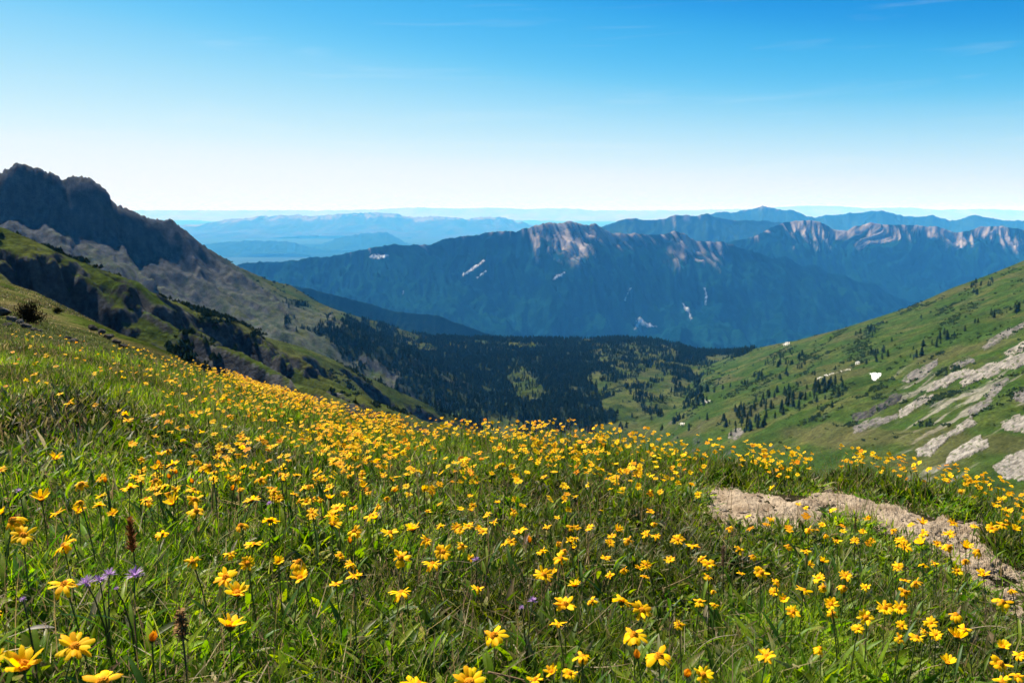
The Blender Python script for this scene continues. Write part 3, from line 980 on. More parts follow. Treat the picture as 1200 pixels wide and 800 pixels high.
PALE = ((0.110, 0.100, 0.086), (0.235, 0.215, 0.185))
GREY = ((0.07, 0.064, 0.06), (0.15, 0.138, 0.125))
DARK = ((0.022, 0.022, 0.024), (0.06, 0.056, 0.054))
OUT = [
    ([(1126, 448), (1144, 434), (1166, 425), (1200, 413), (1220, 408), (1220, 424), (1200, 427), (1175, 434), (1162, 440), (1144, 445), (1128, 453)], 1.7, PALE, 'long pale rock slab reaching the photo edge, longest on the right slope'),
    ([(1087, 458), (1097, 447), (1117, 437), (1135, 432), (1141, 435), (1135, 440), (1121, 444), (1108, 451), (1094, 457)], 1.6, PALE, 'pale rock slab just left of the longest slab, split from it by a dark cleft'),
    ([(1056, 448), (1067, 437), (1083, 428), (1099, 420), (1099, 428), (1090, 435), (1079, 442), (1065, 448)], 1.6, GREY, 'grey rough rock outcrop above the pale slabs, right of the snow patch'),
    ([(1000, 486), (1022, 478), (1034, 471), (1049, 461), (1057, 462), (1057, 468), (1045, 475), (1029, 483), (1013, 490), (1000, 491)], 2.0, DARK, 'dark almost black rock outcrop low on the slope below the snow patch'),
    ([(1054, 482), (1065, 473), (1085, 463), (1096, 461), (1090, 467), (1076, 477), (1063, 487), (1055, 489)], 1.3, PALE, 'narrow pale rock rib just right of the dark outcrop'),
    ([(1074, 528), (1090, 517), (1108, 508), (1126, 497), (1137, 490), (1146, 496), (1126, 505), (1110, 514), (1099, 525), (1090, 534), (1076, 534)], 1.2, PALE, 'long sloping pale rock rib directly above the flower crest'),
    ([(1108, 538), (1119, 527), (1135, 517), (1148, 510), (1151, 515), (1140, 523), (1157, 514), (1158, 522), (1144, 530), (1126, 538), (1110, 543)], 1.1, PALE, 'broken pale rock shelf lowest in the middle of the steep slope'),
    ([(1173, 496), (1187, 488), (1200, 486), (1220, 485), (1220, 506), (1200, 506), (1184, 504), (1175, 501)], 1.1, PALE, 'broad rounded pale slab at the photo edge between two other slabs'),
    ([(1164, 545), (1180, 535), (1200, 527), (1220, 519), (1220, 560), (1200, 562), (1176, 560)], 1.0, PALE, 'lowest pale slab at the right edge, behind the last flowers'),
    ([(1176, 413), (1200, 400), (1220, 395), (1220, 406), (1200, 410), (1184, 416)], 1.4, PALE, 'uppermost pale slab at the right edge, above the longest slab'),
    ([(1135, 480), (1153, 468), (1166, 450), (1180, 441), (1183, 446), (1170, 457), (1158, 475), (1145, 486), (1136, 489)], 0.9, GREY, 'ragged grey rubble rib running up between the pale slabs'),
    ([(1000, 500), (1022, 491), (1052, 485), (1052, 490), (1029, 499), (1000, 507)], 0.8, GREY, 'flat grey stony strip under the dark outcrop'),
    ([(1186, 462), (1200, 454), (1220, 448), (1220, 462), (1200, 470), (1190, 470)], 0.9, GREY, 'small grey slab at the right edge above the broad rounded slab'),
    ([(1112, 430), (1125, 424), (1141, 419), (1142, 423), (1126, 430), (1114, 433)], 0.9, GREY, 'small stony ledge right of the grey rough outcrop'),
    ([(1150, 405), (1170, 393), (1200, 376), (1220, 368), (1220, 374), (1200, 383), (1172, 400), (1153, 409)], 1.0, GREY, 'high thin grey ledge near the right edge of the slope'),
    ([(855, 505), (866, 500), (872, 507), (862, 514), (852, 514)], 0.9, GREY, 'small grey boulder heap beside the dense conifer stand'),
]
for k, (poly, amp, cc, label) in enumerate(OUT):
    draped('rock_outcrop', HILL, poly, 0.55, rock_lift(amp * 0.5, 900 + 17 * k), rock_tint(cc[0], cc[1], 1200 + 13 * k), rock_m, rag=2.2 if cc is PALE else 2.4, rag_wl=8, grow=1.0 if cc is PALE else 0.3, beds=True, seed=1500 + k,
           label=label, category='rock', group='rock outcrops on the right slope')


def flat_lift(h):
    return lambda dd, qx, qy: h * sstep(0, 1.2, dd)


white = lambda dd, qx, qy: np.broadcast_to(np.array((0.80, 0.82, 0.84)), qx.shape + (3,)).copy()
firn = lambda dd, qx, qy: mixc((0.12, 0.125, 0.13), (0.52, 0.54, 0.57), np.clip(0.15 + 0.35 * dd + 0.6 * fbm(qx / 4, qy / 4, 3, 5), 0, 1))
SNOW = [
    ([(1019, 437), (1024, 436), (1028, 437), (1034, 436), (1032, 441), (1026, 446), (1022, 446), (1021, 441)], 'bright heart-shaped snow patch, largest on the green slope'),
    ([(1002, 424), (1006, 422), (1009, 424), (1006, 427), (1002, 427)], 'small snow patch just above and left of the heart-shaped one'),
    ([(917, 403), (922, 400), (926, 401), (924, 404), (918, 405)], 'little snow patch up by the slope crest'),
    ([(957, 443), (968, 438.6), (985, 434.6), (997, 431), (996, 433), (980, 436.8), (965, 441.3), (958, 444.3)], 'long thin snow streak above the dense conifer stand'),
    ([(821, 470), (826, 467.5), (832, 469), (830, 472), (823, 472)], 'snow patch on the lower slope above the flower crest'),
    ([(796, 496), (799, 494), (803, 496), (802, 498), (798, 498)], 'lowest tiny snow patch just over the flower crest'),
]
grubby = lambda dd, qx, qy: mixc((0.14, 0.13, 0.10), (0.42, 0.41, 0.40), np.clip(0.35 + 0.4 * dd + 0.7 * fbm(qx / 2.5, qy / 1.5, 3, 6), 0, 1))
soft = lambda dd, qx, qy: mixc((0.30, 0.29, 0.27), (0.72, 0.74, 0.77), np.clip(0.1 + 0.55 * dd + 0.3 * fbm(qx / 2, qy / 1.2, 3, 8), 0, 1))
for poly, label in SNOW:
    clean = 'heart' in label and 'largest' in label
    draped('snow_patch', HILL, poly, 0.25, flat_lift(0.35), (soft if clean else grubby), snow_m, rag=0.9 if clean else 1.0, rag_wl=3, seed=77, sink=0.3, label=label, category='snow patch', group='snow patches on the right slope')
MSNOW = [
    ([(744, 372), (750, 371), (756, 377), (764, 380), (773, 382), (771, 384), (760, 384), (750, 381), (745, 388), (743, 386), (746, 378)], 'hooked snowfield low on the blue mountain'),
    ([(798, 353), (802, 356), (806, 360), (810, 367), (812, 373), (809, 376), (806, 368), (801, 361)], 'slanting snow gully on the blue mountain, right of the hooked one'),
    ([(825, 337), (828, 336), (829, 345), (828, 358), (826, 359), (826, 347)], 'upright thin snow gully on the blue mountain'),
    ([(646, 327), (652, 322), (662, 318), (663, 320), (654, 326), (648, 329)], 'short snow streak high on the middle of the blue mountain'),
    ([(558, 325), (563, 320), (570, 316), (571, 318), (564, 324), (559, 327)], 'left snow streak high on the blue mountain'),
    ([(429, 301), (436, 298), (447, 297), (458, 299), (452, 303), (442, 304), (434, 303)], 'snowfield on the long left shoulder of the blue mountain'),
    ([(731, 352), (734, 344), (738, 337), (740, 337), (736, 346), (733, 354)], 'faint snow gully above the hooked snowfield'),
    ([(470, 340), (474, 338), (474, 344), (471, 345)], 'tiny snow spot on the left shoulder'),
    ([(540, 322), (552, 314), (566, 304), (568, 306), (556, 316), (543, 325)], 'long faint snow streak beside the left one'),
]
for poly, label in MSNOW:
    draped('snow_patch', MTN, poly, 0.4, flat_lift(4.0), firn, snow_m, rag=1.5, rag_wl=5, grow=-0.35, seed=99, sink=2.0, label=label, category='snow patch', group='snow on the blue mountain')
# ================================================================== THE MEADOW
rm = np.random.default_rng(77)
gxs, gys = np.arange(-24, 17, 0.12), np.arange(-6, 27, 0.12)
GX, GY = np.meshgrid(gxs, gys)
GZ = near_z(GX, GY)
gw, gh = len(gxs), len(gys)
gi = np.arange((gh - 1) * gw).reshape(gh - 1, gw)[:, :-1].ravel()
duff = mixc((0.012, 0.013, 0.006), (0.034, 0.028, 0.014), np.clip(0.5 + fbm(GX / 0.6, GY / 0.6, 4, 701), 0, 1))
duff = mixc(duff, mixc((0.026, 0.038, 0.010), (0.050, 0.058, 0.018), np.clip(0.5 + fbm(GX / 1.1, GY / 1.6, 4, 703), 0, 1)), sstep(7.0, 11.0, GY))
duff_m = terrain_mat('meadow_soil', [(3.0, 0.8, 1.2), (30.0, 0.7, 1.3)], 0.02, bump_scale=40.0)
link('meadow', mesh_np('meadow', np.stack([GX, GY, GZ], -1).reshape(-1, 3), np.stack([gi, gi + 1, gi + gw + 1, gi + gw], 1), duff_m, duff), kind='structure')

nu, nY = np.linspace(EU[0], EU[-1], 900), np.geomspace(0.5, 40, 700)
NX = nY[:, None] * nu[None, :]
NYY = np.broadcast_to(nY[:, None], NX.shape)
NEAR = Sheet(nu, nY, near_z(NX, NYY))

# ---- bare trodden soil
SOIL = [(826, 568), (850, 571), (871, 576), (895, 579), (920, 582), (944, 585), (955, 568), (969, 566), (983, 575), (1007, 583), (1039, 590), (1070, 599), (1095, 607), (1130, 611), (1165, 614), (1182, 624), (1160, 640), (1166, 654),
        (1180, 660), (1215, 672), (1215, 745), (1180, 722), (1155, 700), (1138, 680), (1122, 664), (1106, 652), (1085, 648), (1070, 641), (1046, 634), (1020, 622), (985, 616), (962, 620), (948, 632), (920, 624), (885, 624), (850, 620), (828, 610), (818, 588)]


def soil_lift(dd, qx, qy):
    clod = 0.5 * fbm(qx / 34, qy / 14, 4, 811)
    return 0.004 + sstep(0, 6, dd) * (0.012 + 0.030 * clod + 0.006 * fbm(qx / 5, qy / 2.2, 3, 815)) - 0.012 * sstep(0, 30, dd)


def soil_tint(dd, qx, qy):
    t = np.clip(0.55 + 0.7 * fbm(qx / 26, qy / 9, 4, 821), 0, 1)
    c = mixc((0.185, 0.138, 0.092), (0.300, 0.238, 0.168), t)
    return mixc(c, (0.07, 0.05, 0.035), sstep(0.35, 0.7, fbm(qx / 6, qy / 2.4, 4, 825)) * 0.45)


soil_m = terrain_mat('dry_soil', [(6.0, 0.85, 1.15), (60.0, 0.75, 1.25)], 0.012, bump_scale=90.0)
draped('bare_soil', NEAR, SOIL, 0.6, soil_lift, soil_tint, soil_m, rag=6.0, rag_wl=26, seed=830, sink=0.03, kind='structure')


def on_soil(x, y, margin=0.0):
    px, py, _ = project(x, y, near_z(x, y, False))
    return polydist(px, py, SOIL) + 6.5 * fbm(px / 22, py / 9, 4, 833) > margin


def brow(x, y):
    return np.interp(np.clip(x / np.maximum(y, 0.6), EU[0], EU[-1]), EU, EY)


def meadow_end(x, y):
    """True where the deep flowering meadow grows; past it the brow is short stony turf"""
    px, py, _ = project(x, y, near_z(x, y, False))
    return py > np.interp(px, [-400, 0, 100, 200, 300, 420, 520], [380, 402, 413, 432, 452, 478, 400]) + 5 * fbm(x / 1.1, y / 1.5, 3, 877)


# ---- blades: grass and leaves as thin bent strips
def blades(base, length, width, yaw, lean, curl, segs, col, leafy=0.0, twist=None, tipcol=None, fold=0.0):
    n = len(base)
    s = np.linspace(0, 1, segs + 1)
    th = lean[:, None] + curl[:, None] * s[None, :]
    step = length[:, None] / segs
    hx_ = np.cumsum(np.concatenate([np.zeros((n, 1)), np.sin(th[:, :-1]) * step], 1), 1)
    hz_ = np.cumsum(np.concatenate([np.zeros((n, 1)), np.cos(th[:, :-1]) * step], 1), 1)
    cx_, sx_ = np.cos(yaw)[:, None], np.sin(yaw)[:, None]
    c = np.stack([base[:, 0:1] + hx_ * cx_, base[:, 1:2] + hx_ * sx_, base[:, 2:3] + hz_], -1)
    prof_g = np.clip(1 - s, 0.03, 1) ** 0.55
    prof_l = np.clip(np.sin(np.pi * np.clip(s * 0.94 + 0.04, 0, 1)), 0.04, 1) ** 0.75
    prof = prof_g * (1 - leafy) + prof_l * leafy
    w = width[:, None] * prof[None, :] * 0.5
    tw = (np.zeros(n) if twist is None else twist)[:, None] * s[None, :]
    # across direction: horizontal, turned about the blade by the twist
    ax = np.stack([-np.sin(yaw), np.cos(yaw), np.zeros(n)], -1)[:, None, :]
    nrm = np.stack([np.cos(yaw)[:, None] * np.cos(th), np.sin(yaw)[:, None] * np.cos(th), -np.sin(th)], -1)
    across = ax * np.cos(tw)[..., None] + nrm * np.sin(tw)[..., None]
    k = segs + 1
    if fold > 0:
        up = -nrm * (w * fold)[..., None]
        V = np.stack([c - across * w[..., None] + up, c, c + across * w[..., None] + up], 2)
        V = V.reshape(n, k * 3, 3)
        q = []
        for i in range(segs):
            q += [[3 * i, 3 * i + 1, 3 * i + 4, 3 * i + 3], [3 * i + 1, 3 * i + 2, 3 * i + 5, 3 * i + 4]]
        m_ = 3
    else:
        V = np.stack([c - across * w[..., None], c + across * w[..., None]], 2).reshape(n, k * 2, 3)
        q = [[2 * i, 2 * i + 1, 2 * i + 3, 2 * i + 2] for i in range(segs)]
        m_ = 2
    q = np.array(q)
    F = (q[None] + (np.arange(n) * k * m_)[:, None, None]).reshape(-1, 4)
    C = np.repeat(col[:, None, :], k, 1)
    if tipcol is not None:
        C = C * (1 - s[None, :, None] ** 3) + tipcol[:, None, :] * s[None, :, None] ** 3
    C = np.repeat(C, m_, axis=1).reshape(n, k, m_, 3) if False else np.repeat(C[:, :, None, :], m_, 2)
    return V.reshape(-1, 3), F, C.reshape(-1, 3)


class Pile:
    def __init__(s):
        s.V, s.F, s.C, s.n = [], [], [], 0

    def add(s, V, F, C):
        s.V.append(V.astype(np.float32))
        s.F.append((F + s.n).astype(np.int32))
        s.C.append(C.astype(np.float32))
        s.n += len(V)

    def build(s, name, mat, **props):
        o = link(name, mesh_np(name, np.concatenate(s.V), np.concatenate(s.F), mat, np.concatenate(s.C)), **props)
        print(name, 'faces', sum(len(f) for f in s.F))
        return o


LUSH = np.array([(0.075, 0.150, 0.006), (0.115, 0.190, 0.007), (0.170, 0.215, 0.012), (0.075, 0.140, 0.012), (0.030, 0.080, 0.007)])
DRY = np.array([(0.24, 0.18, 0.09), (0.17, 0.12, 0.06), (0.30, 0.25, 0.15), (0.11, 0.07, 0.035)])


def wedge(n, y0, y1, umin, umax, side=0.8, power=1.0):
    y = y0 + (y1 - y0) * rm.random(n) ** power
    k = umin + (umax - umin) * rm.random(n)
    x = k * y + side * rm.uniform(-1, 1, n)
    return x, y


def tuft_field(pile, n, y0, y1, per, length, width, segs, umin=-0.78, umax=0.72, spread=0.05, dry=0.08, leafy=0.0, fold=0.0, over=0.8, curl=(0.3, 1.1), lean=(0.05, 0.5), colors=LUSH, hmod=None, power=1.0, mask=None, side=0.8, deep=None, soil_ok=False):
    x, y = wedge(n, y0, y1, umin, umax, side, power)
    ok = (y < brow(x, y) + over)
    if not soil_ok:
        ok &= ~on_soil(x, y, 1.0)
    if mask is not None:
        ok &= mask(x, y)
    if deep is not None:
        ok &= meadow_end(x, y) == deep
    # keep the patch straight under the lens clear
    ok &= np.hypot(x, y) > 0.45
    x, y = x[ok], y[ok]
    n = len(x)
    pc = colors[rm.integers(0, len(colors), n)] * (0.75 + 0.5 * rm.random((n, 1)))
    patch = np.clip(0.5 + fbm(x / 0.9, y / 0.9, 3, 901), 0, 1)[:, None]
    big = np.clip(0.5 + 0.9 * fbm(x / 2.1, y / 2.1, 3, 905), 0, 1)[:, None]
    pc = pc * (0.34 + 1.0 * big) * (0.75 + 0.5 * patch) * np.array([1.0, 1.0, 1.0]) + patch * np.array([0.010, 0.006, 0.0])
    L0 = rm.uniform(*length, n) * (0.8 + 0.5 * patch[:, 0])
    if hmod is not None:
        L0 = L0 * hmod(x, y)
    yaw0 = rm.random(n) * 6.283
    rep = np.repeat(np.arange(n), per)
    m = len(rep)
    bx = x[rep] + rm.normal(0, spread, m)
    by = y[rep] + rm.normal(0, spread, m)
    b = np.stack([bx, by, near_z(bx, by) - 0.006], 1)
    c = pc[rep] * (0.8 + 0.4 * rm.random((m, 1)))
    dr = rm.random(m) < dry * (0.4 + 1.2 * (1 - patch[rep, 0]))
    c[dr] = DRY[rm.integers(0, len(DRY), dr.sum())] * (0.7 + 0.5 * rm.random((dr.sum(), 1)))
    tip = np.where((rm.random(m) < 0.25)[:, None], DRY[rm.integers(0, 3, m)] * 0.8, c)
    pile.add(*blades(b, L0[rep] * rm.uniform(0.55, 1.15, m), rm.uniform(*width, m), yaw0[rep] + rm.normal(0, 1.3, m), rm.uniform(*lean, m), rm.uniform(*curl, m), segs, c, leafy,
                     rm.normal(0, 0.7, m), tip, fold))


grass_m = leaf_mat('grass_blade', 0.52, 0.5, 0.14)
leaf_m = leaf_mat('herb_leaf', 0.50, 0.45, 0.18)
short = lambda x, y: np.where((lambda p: inpoly(p[0], p[1], [(690, 590), (770, 585), (800, 610), (770, 640), (700, 645), (670, 620)]) | inpoly(p[0], p[1], [(815, 600), (1040, 625), (1140, 670), (1215, 735), (1215, 790), (1120, 730), (1020, 680), (900, 665), (815, 650)]))(project(x, y, near_z(x, y, False))), 0.55, 1.0)

gp = Pile()
tuft_field(gp, 1000, 0.42, 1.5, 13, (0.08, 0.19), (0.0024, 0.005), 6, spread=0.035, umin=-1.1, umax=1.1, dry=0.10)
tuft_field(gp, 3000, 1.4, 3.4, 12, (0.09, 0.18), (0.003, 0.006), 5, spread=0.045, umin=-0.85, umax=0.85, hmod=short, dry=0.12)
tuft_field(gp, 10500, 3.2, 12.5, 11, (0.08, 0.18), (0.0045, 0.008), 3, spread=0.07, hmod=short, dry=0.13, power=0.85, deep=True)
tuft_field(gp, 2600, 10.0, 30, 10, (0.10, 0.20), (0.009, 0.015), 2, umin=-0.85, umax=-0.2, spread=0.10, dry=0.18, over=1.5, deep=True)
TURF = np.array([(0.030, 0.048, 0.010), (0.050, 0.060, 0.018), (0.024, 0.040, 0.009)])
tuft_field(gp, 9000, 8.0, 30, 7, (0.04, 0.10), (0.008, 0.016), 2, umin=-0.85, umax=-0.2, spread=0.12, dry=0.10, over=1.5, deep=False, colors=TURF, lean=(0.2, 0.9))
tuft_field(gp, 6500, 28, 64, 6, (0.06, 0.16), (0.02, 0.04), 2, umin=-0.85, umax=-0.3, spread=0.25, dry=0.12, over=2.5, colors=TURF, lean=(0.2, 0.9))
gp.build('grass', grass_m, kind='stuff', label='green meadow grass with dry blades covering the whole slope')

HERB = np.array([(0.080, 0.155, 0.008), (0.120, 0.195, 0.009), (0.040, 0.100, 0.010), (0.165, 0.215, 0.014)])
SILVER = np.array([(0.075, 0.100, 0.065), (0.060, 0.085, 0.045), (0.11, 0.13, 0.095)])
hp = Pile()
tuft_field(hp, 3200, 0.45, 1.7, 9, (0.05, 0.11), (0.006, 0.014), 5, spread=0.03, umin=-1.1, umax=1.1, leafy=1, fold=0.35, dry=0.03, lean=(0.15, 0.9), curl=(0.2, 1.2), colors=HERB)
tuft_field(hp, 7500, 1.6, 4.0, 8, (0.05, 0.11), (0.007, 0.014), 4, spread=0.035, umin=-0.85, umax=0.85, leafy=1, fold=0.35, dry=0.03, lean=(0.15, 0.9), curl=(0.2, 1.2), colors=HERB, hmod=short)
tuft_field(hp, 9500, 3.8, 13, 7, (0.06, 0.13), (0.010, 0.018), 3, deep=True, spread=0.05, leafy=1, fold=0.3, dry=0.03, lean=(0.15, 0.9), curl=(0.2, 1.0), colors=HERB, hmod=short, power=0.85)
tuft_field(hp, 1250, 0.45, 2.2, 12, (0.07, 0.16), (0.013, 0.028), 6, spread=0.022, umin=-1.1, umax=1.1, leafy=1, fold=0.4, dry=0.02, lean=(0.15, 0.8), curl=(0.4, 1.5), colors=HERB)
tuft_field(hp, 3800, 2.0, 6.5, 11, (0.07, 0.15), (0.014, 0.028), 5, spread=0.03, umin=-0.85, umax=0.85, leafy=1, fold=0.4, dry=0.02, lean=(0.15, 0.8), curl=(0.4, 1.4), colors=HERB, hmod=short)
tuft_field(hp, 1500, 0.5, 4.5, 7, (0.03, 0.07), (0.010, 0.020), 3, spread=0.03, umin=-0.85, umax=0.85, leafy=1, fold=0.3, dry=0.02, lean=(0.4, 1.2), curl=(0.1, 0.9), colors=SILVER)
inpatch = lambda polys: (lambda x, y: (lambda p: np.any([inpoly(p[0], p[1], q) for q in polys], axis=0))(project(x, y, near_z(x, y, False))))
DARKP = [[(0, 470), (60, 460), (140, 468), (150, 500), (120, 535), (50, 545), (0, 530)]]
tuft_field(hp, 9000, 3.5, 9, 9, (0.10, 0.20), (0.014, 0.026), 3, spread=0.05, leafy=1, fold=0.3, dry=0.01, lean=(0.1, 0.8), curl=(0.2, 0.9), colors=np.concatenate([HERB * 0.8, SILVER[:1]]), mask=inpatch(DARKP))
BUSHY = [[(815, 545), (900, 548), (950, 560), (945, 584), (890, 578), (822, 566)], [(975, 560), (1060, 570), (1140, 585), (1200, 600), (1200, 622), (1130, 609), (1040, 588), (985, 573)], [(1148, 622), (1200, 632), (1200, 666), (1160, 648)]]
tuft_field(hp, 7500, 3.5, 7.5, 9, (0.08, 0.18), (0.010, 0.018), 3, spread=0.04, leafy=1, fold=0.3, dry=0.03, lean=(0.05, 0.6), curl=(0.2, 0.9), colors=HERB * np.array([0.62, 0.58, 0.9]), umin=0.05, mask=inpatch(BUSHY))
soil_rim = lambda x, y: (lambda p: (lambda q: (q > -10) & (q < 7))(polydist(p[0], p[1], SOIL) + 5 * fbm(p[0] / 16, p[1] / 8, 3, 835)))(project(x, y, near_z(x, y, False)))
tuft_field(hp, 6000, 3.0, 7.5, 6, (0.02, 0.07), (0.006, 0.013), 3, spread=0.04, leafy=1, fold=0.3, dry=0.12, lean=(0.2, 1.1), curl=(0.2, 0.9), colors=HERB * 0.75, umin=0.05, mask=soil_rim, soil_ok=True)
hp.build('low_leaves', leaf_m, kind='stuff', label='small green and silvery herb leaves among the grass')

# ---- withered grass heads standing above the green
wp = Pile()
x, y = wedge(4600, 0.9, 13, -0.78, 0.72, power=0.8)
ok = (y < brow(x, y) + 0.5) & ~on_soil(x, y, 2) & (fbm(x / 1.3, y / 1.3, 3, 941) > -0.12)
x, y = x[ok], y[ok]
n = len(x)
b = np.stack([x, y, near_z(x, y)], 1)
H = rm.uniform(0.20, 0.36, n)
yaw = rm.random(n) * 6.283
ln, cu_ = rm.uniform(0.0, 0.3, n), rm.uniform(0.1, 0.7, n)
cst = np.array([(0.17, 0.12, 0.055), (0.10, 0.085, 0.03), (0.13, 0.085, 0.05)])[rm.integers(0, 3, n)]
wp.add(*blades(b, H, np.full(n, 0.0022) + 0.0002 * y, yaw, ln, cu_, 4, cst))
# the feathery top: short bristles set along the last third
rep = np.repeat(np.arange(n), 9)
m = len(rep)
f = rm.uniform(0.62, 1.0, m)
# centre line by the same bend
ths = lambda s, r: ln[r] + cu_[r] * s
hh, zz = np.zeros(m), np.zeros(m)
for k in range(8):
    s0 = f * (k + 0.5) / 8
    hh += np.sin(ths(s0, rep)) * H[rep] * f / 8
    zz += np.cos(ths(s0, rep)) * H[rep] * f / 8
bb = np.stack([x[rep] + hh * np.cos(yaw[rep]), y[rep] + hh * np.sin(yaw[rep]), b[rep, 2] + zz], 1)
cb = np.array([(0.16, 0.10, 0.065), (0.11, 0.065, 0.055), (0.22, 0.16, 0.09)])[rm.integers(0, 3, n)][rep] * rm.uniform(0.7, 1.3, (m, 1))
wp.add(*blades(bb, rm.uniform(0.010, 0.022, m), rm.uniform(0.002, 0.004, m) + 0.0003 * y[rep], rm.random(m) * 6.28, rm.uniform(0.2, 0.9, m), rm.uniform(-0.3, 0.5, m), 1, cb, leafy=0.6))
wp.build('dry_grass_heads', grass_m, kind='stuff', label='thin brown withered grass heads above the green blades')

# ---- litter of dry stalks lying in the grass
lp = Pile()
x, y = wedge(1700, 0.6, 6.5, -0.8, 0.8)
ok = (y < brow(x, y)) & ~on_soil(x, y, 0)
x, y = x[ok], y[ok]
n = len(x)
b = np.stack([x, y, near_z(x, y) + rm.uniform(0.02, 0.13, n)], 1)
lp.add(*blades(b, rm.uniform(0.08, 0.22, n), rm.uniform(0.002, 0.0045, n), rm.random(n) * 6.28, rm.uniform(0.9, 1.6, n), rm.uniform(-0.5, 0.7, n), 5, DRY[rm.integers(0, 3, n)] * rm.uniform(0.8, 1.4, (n, 1)), twist=rm.normal(0, 1, n)))
lp.build('dry_litter', grass_m, kind='stuff', label='pale dry stalks lying across the meadow grass')

# ---- pebbles and crumbs on the bare soil
pb_t, pb_f = [], []
for k in range(5):
    r_ = np.random.default_rng(70 + k)
    a = np.array([(math.cos(t) * math.cos(e), math.sin(t) * math.cos(e), math.sin(e)) for e in (-0.5, 0.35) for t in np.linspace(0, 5.24, 6)] + [(0, 0, 1)])
    a = a * (1 + 0.25 * r_.normal(size=(13, 1))) * np.array([1, 0.8, 0.6])
    fc = []
    for j in range(6):
        j2 = (j + 1) % 6
        fc += [(j, j2, 6 + j2), (j, 6 + j2, 6 + j), (6 + j, 6 + j2, 12)]
    pb_t.append((a, np.array(fc)))
q = np.stack([rm.uniform(820, 1205, 5000), rm.uniform(560, 745, 5000)], 1)
q = q[polydist(q[:, 0], q[:, 1], SOIL) > 1]
X, Y, Z, ok = NEAR.hit(q[:, 0], q[:, 1])
pp = np.stack([X, Y, Z + 0.012], 1)[ok]
sz = np.exp(rm.normal(math.log(0.0042), 0.65, len(pp)))
me = scatter_mesh('gravel', pb_t, pp, np.clip(sz, 0.002, 0.03), np.ones(len(pp)), mixc((0.13, 0.10, 0.075), (0.30, 0.25, 0.19), rm.random(len(pp))), soil_m, rm)
link('gravel', me, kind='stuff', label='small pebbles and crumbs on the bare soil')
# ================================================================== FLOWERS
petal_m = leaf_mat('yellow_petal', 0.42, 0.6, 0.08, gain=0.85)
disc_m = leaf_mat('flower_disc', 0.05, 0.8, 0.1)
stem_m = leaf_mat('flower_stem', 0.15, 0.5, 0.3)
mauve_m = leaf_mat('mauve_petal', 0.4, 0.5, 0.25)
husk_m = leaf_mat('withered_husk', 0.2, 0.8, 0.1)

YEL = [(0.90, 0.54, 0.003), (0.93, 0.61, 0.004), (0.87, 0.44, 0.003), (0.92, 0.56, 0.003)]


def corolla_mesh(seed, cup=0.25, droop=0.5, n=None, messy=0.12):
    r_ = random.Random(seed)
    n = n or r_.randint(12, 17)
    mb = MB()
    for k in range(n):
        if r_.random() < messy * 0.5:
            continue
        a = 2 * math.pi * k / n + r_.gauss(0, 0.10)
        L = 1.0 * r_.uniform(0.74, 1.08)
        w = r_.uniform(0.32, 0.45) * (10.5 / n) ** 0.5
        e0 = cup + r_.gauss(0, messy * 1.3)
        dr = droop + r_.gauss(0, messy * 1.6)
        roll = r_.gauss(0, 0.22)
        rows = [(0.16, 0.42), (0.40, 0.80), (0.66, 1.0), (0.88, 0.86), (1.0, 0.46)]
        vs = []
        z, rr, pr = 0.02, 0.16, 0.16
        for (s, wf) in rows:
            th = e0 - dr * s
            rr += math.cos(th) * (s - pr) * L
            z += math.sin(th) * (s - pr) * L
            pr = s
            for q in (-1, 0, 1):
                ww = q * w * wf * 0.5
                zz = z + (0.045 * wf if q == 0 else -0.02) * (1 if q == 0 else 1) + q * roll * w * wf * 0.5
                ex = 0.07 * (1 if q == 0 else -0.6) if s == 1.0 else 0
                if s == 1.0 and q == 0:
                    ex = -0.05 if r_.random() < 0.4 else 0.06
                x_, y_ = rr + ex, ww
                vs.append((x_ * math.cos(a) - y_ * math.sin(a), x_ * math.sin(a) + y_ * math.cos(a), zz))
        fs = []
        for i in range(len(rows) - 1):
            for j in range(2):
                fs.append((3 * i + j, 3 * i + j + 1, 3 * i + 4 + j, 3 * i + 3 + j))
        c = YEL[r_.randrange(len(YEL))]
        f = r_.uniform(0.88, 1.08)
        mb.add(vs, fs, 0, [c[0] * f, c[1] * f, c[2]])
    return mb.build('corolla', petal_m)


def disc_mesh(seed, rad=0.30, high=0.20):
    r_ = random.Random(seed)
    mb = MB()
    vs, fs = [(0, 0, high)], []
    R_, K = 4, 12
    for i in range(1, R_ + 1):
        for k in range(K):
            a = 2 * math.pi * (k + 0.5 * (i % 2)) / K
            q = rad * i / R_
            vs.append((q * math.cos(a), q * math.sin(a), high * (1 - (i / R_) ** 2) + 0.03 * ((k + i) % 2) + r_.gauss(0, 0.008)))
    for k in range(K):
        fs.append((0, 1 + k, 1 + (k + 1) % K))
    for i in range(R_ - 1):
        for k in range(K):
            k2 = (k + 1) % K
            fs.append((1 + i * K + k, 1 + (i + 1) * K + k, 1 + (i + 1) * K + k2, 1 + i * K + k2))
    mb.add(vs, fs, 0, (0.60, 0.22, 0.004))
    return mb.build('disc', disc_m, smooth=False)


def cup_mesh(seed):
    mb = MB()
    for k in range(9):
        a = 2 * math.pi * k / 9
        c, s = math.cos(a), math.sin(a)
        p = lambda r, w, z: (r * c - w * s, r * s + w * c, z)
        mb.add([p(0.04, -0.05, -0.30), p(0.04, 0.05, -0.30), p(0.26, 0.10, -0.12), p(0.26, -0.10, -0.12), p(0.36, 0.0, 0.03)], [(0, 1, 2, 3), (3, 2, 4)], 0, (0.045, 0.075, 0.015))
    return mb.build('flower_head', stem_m)


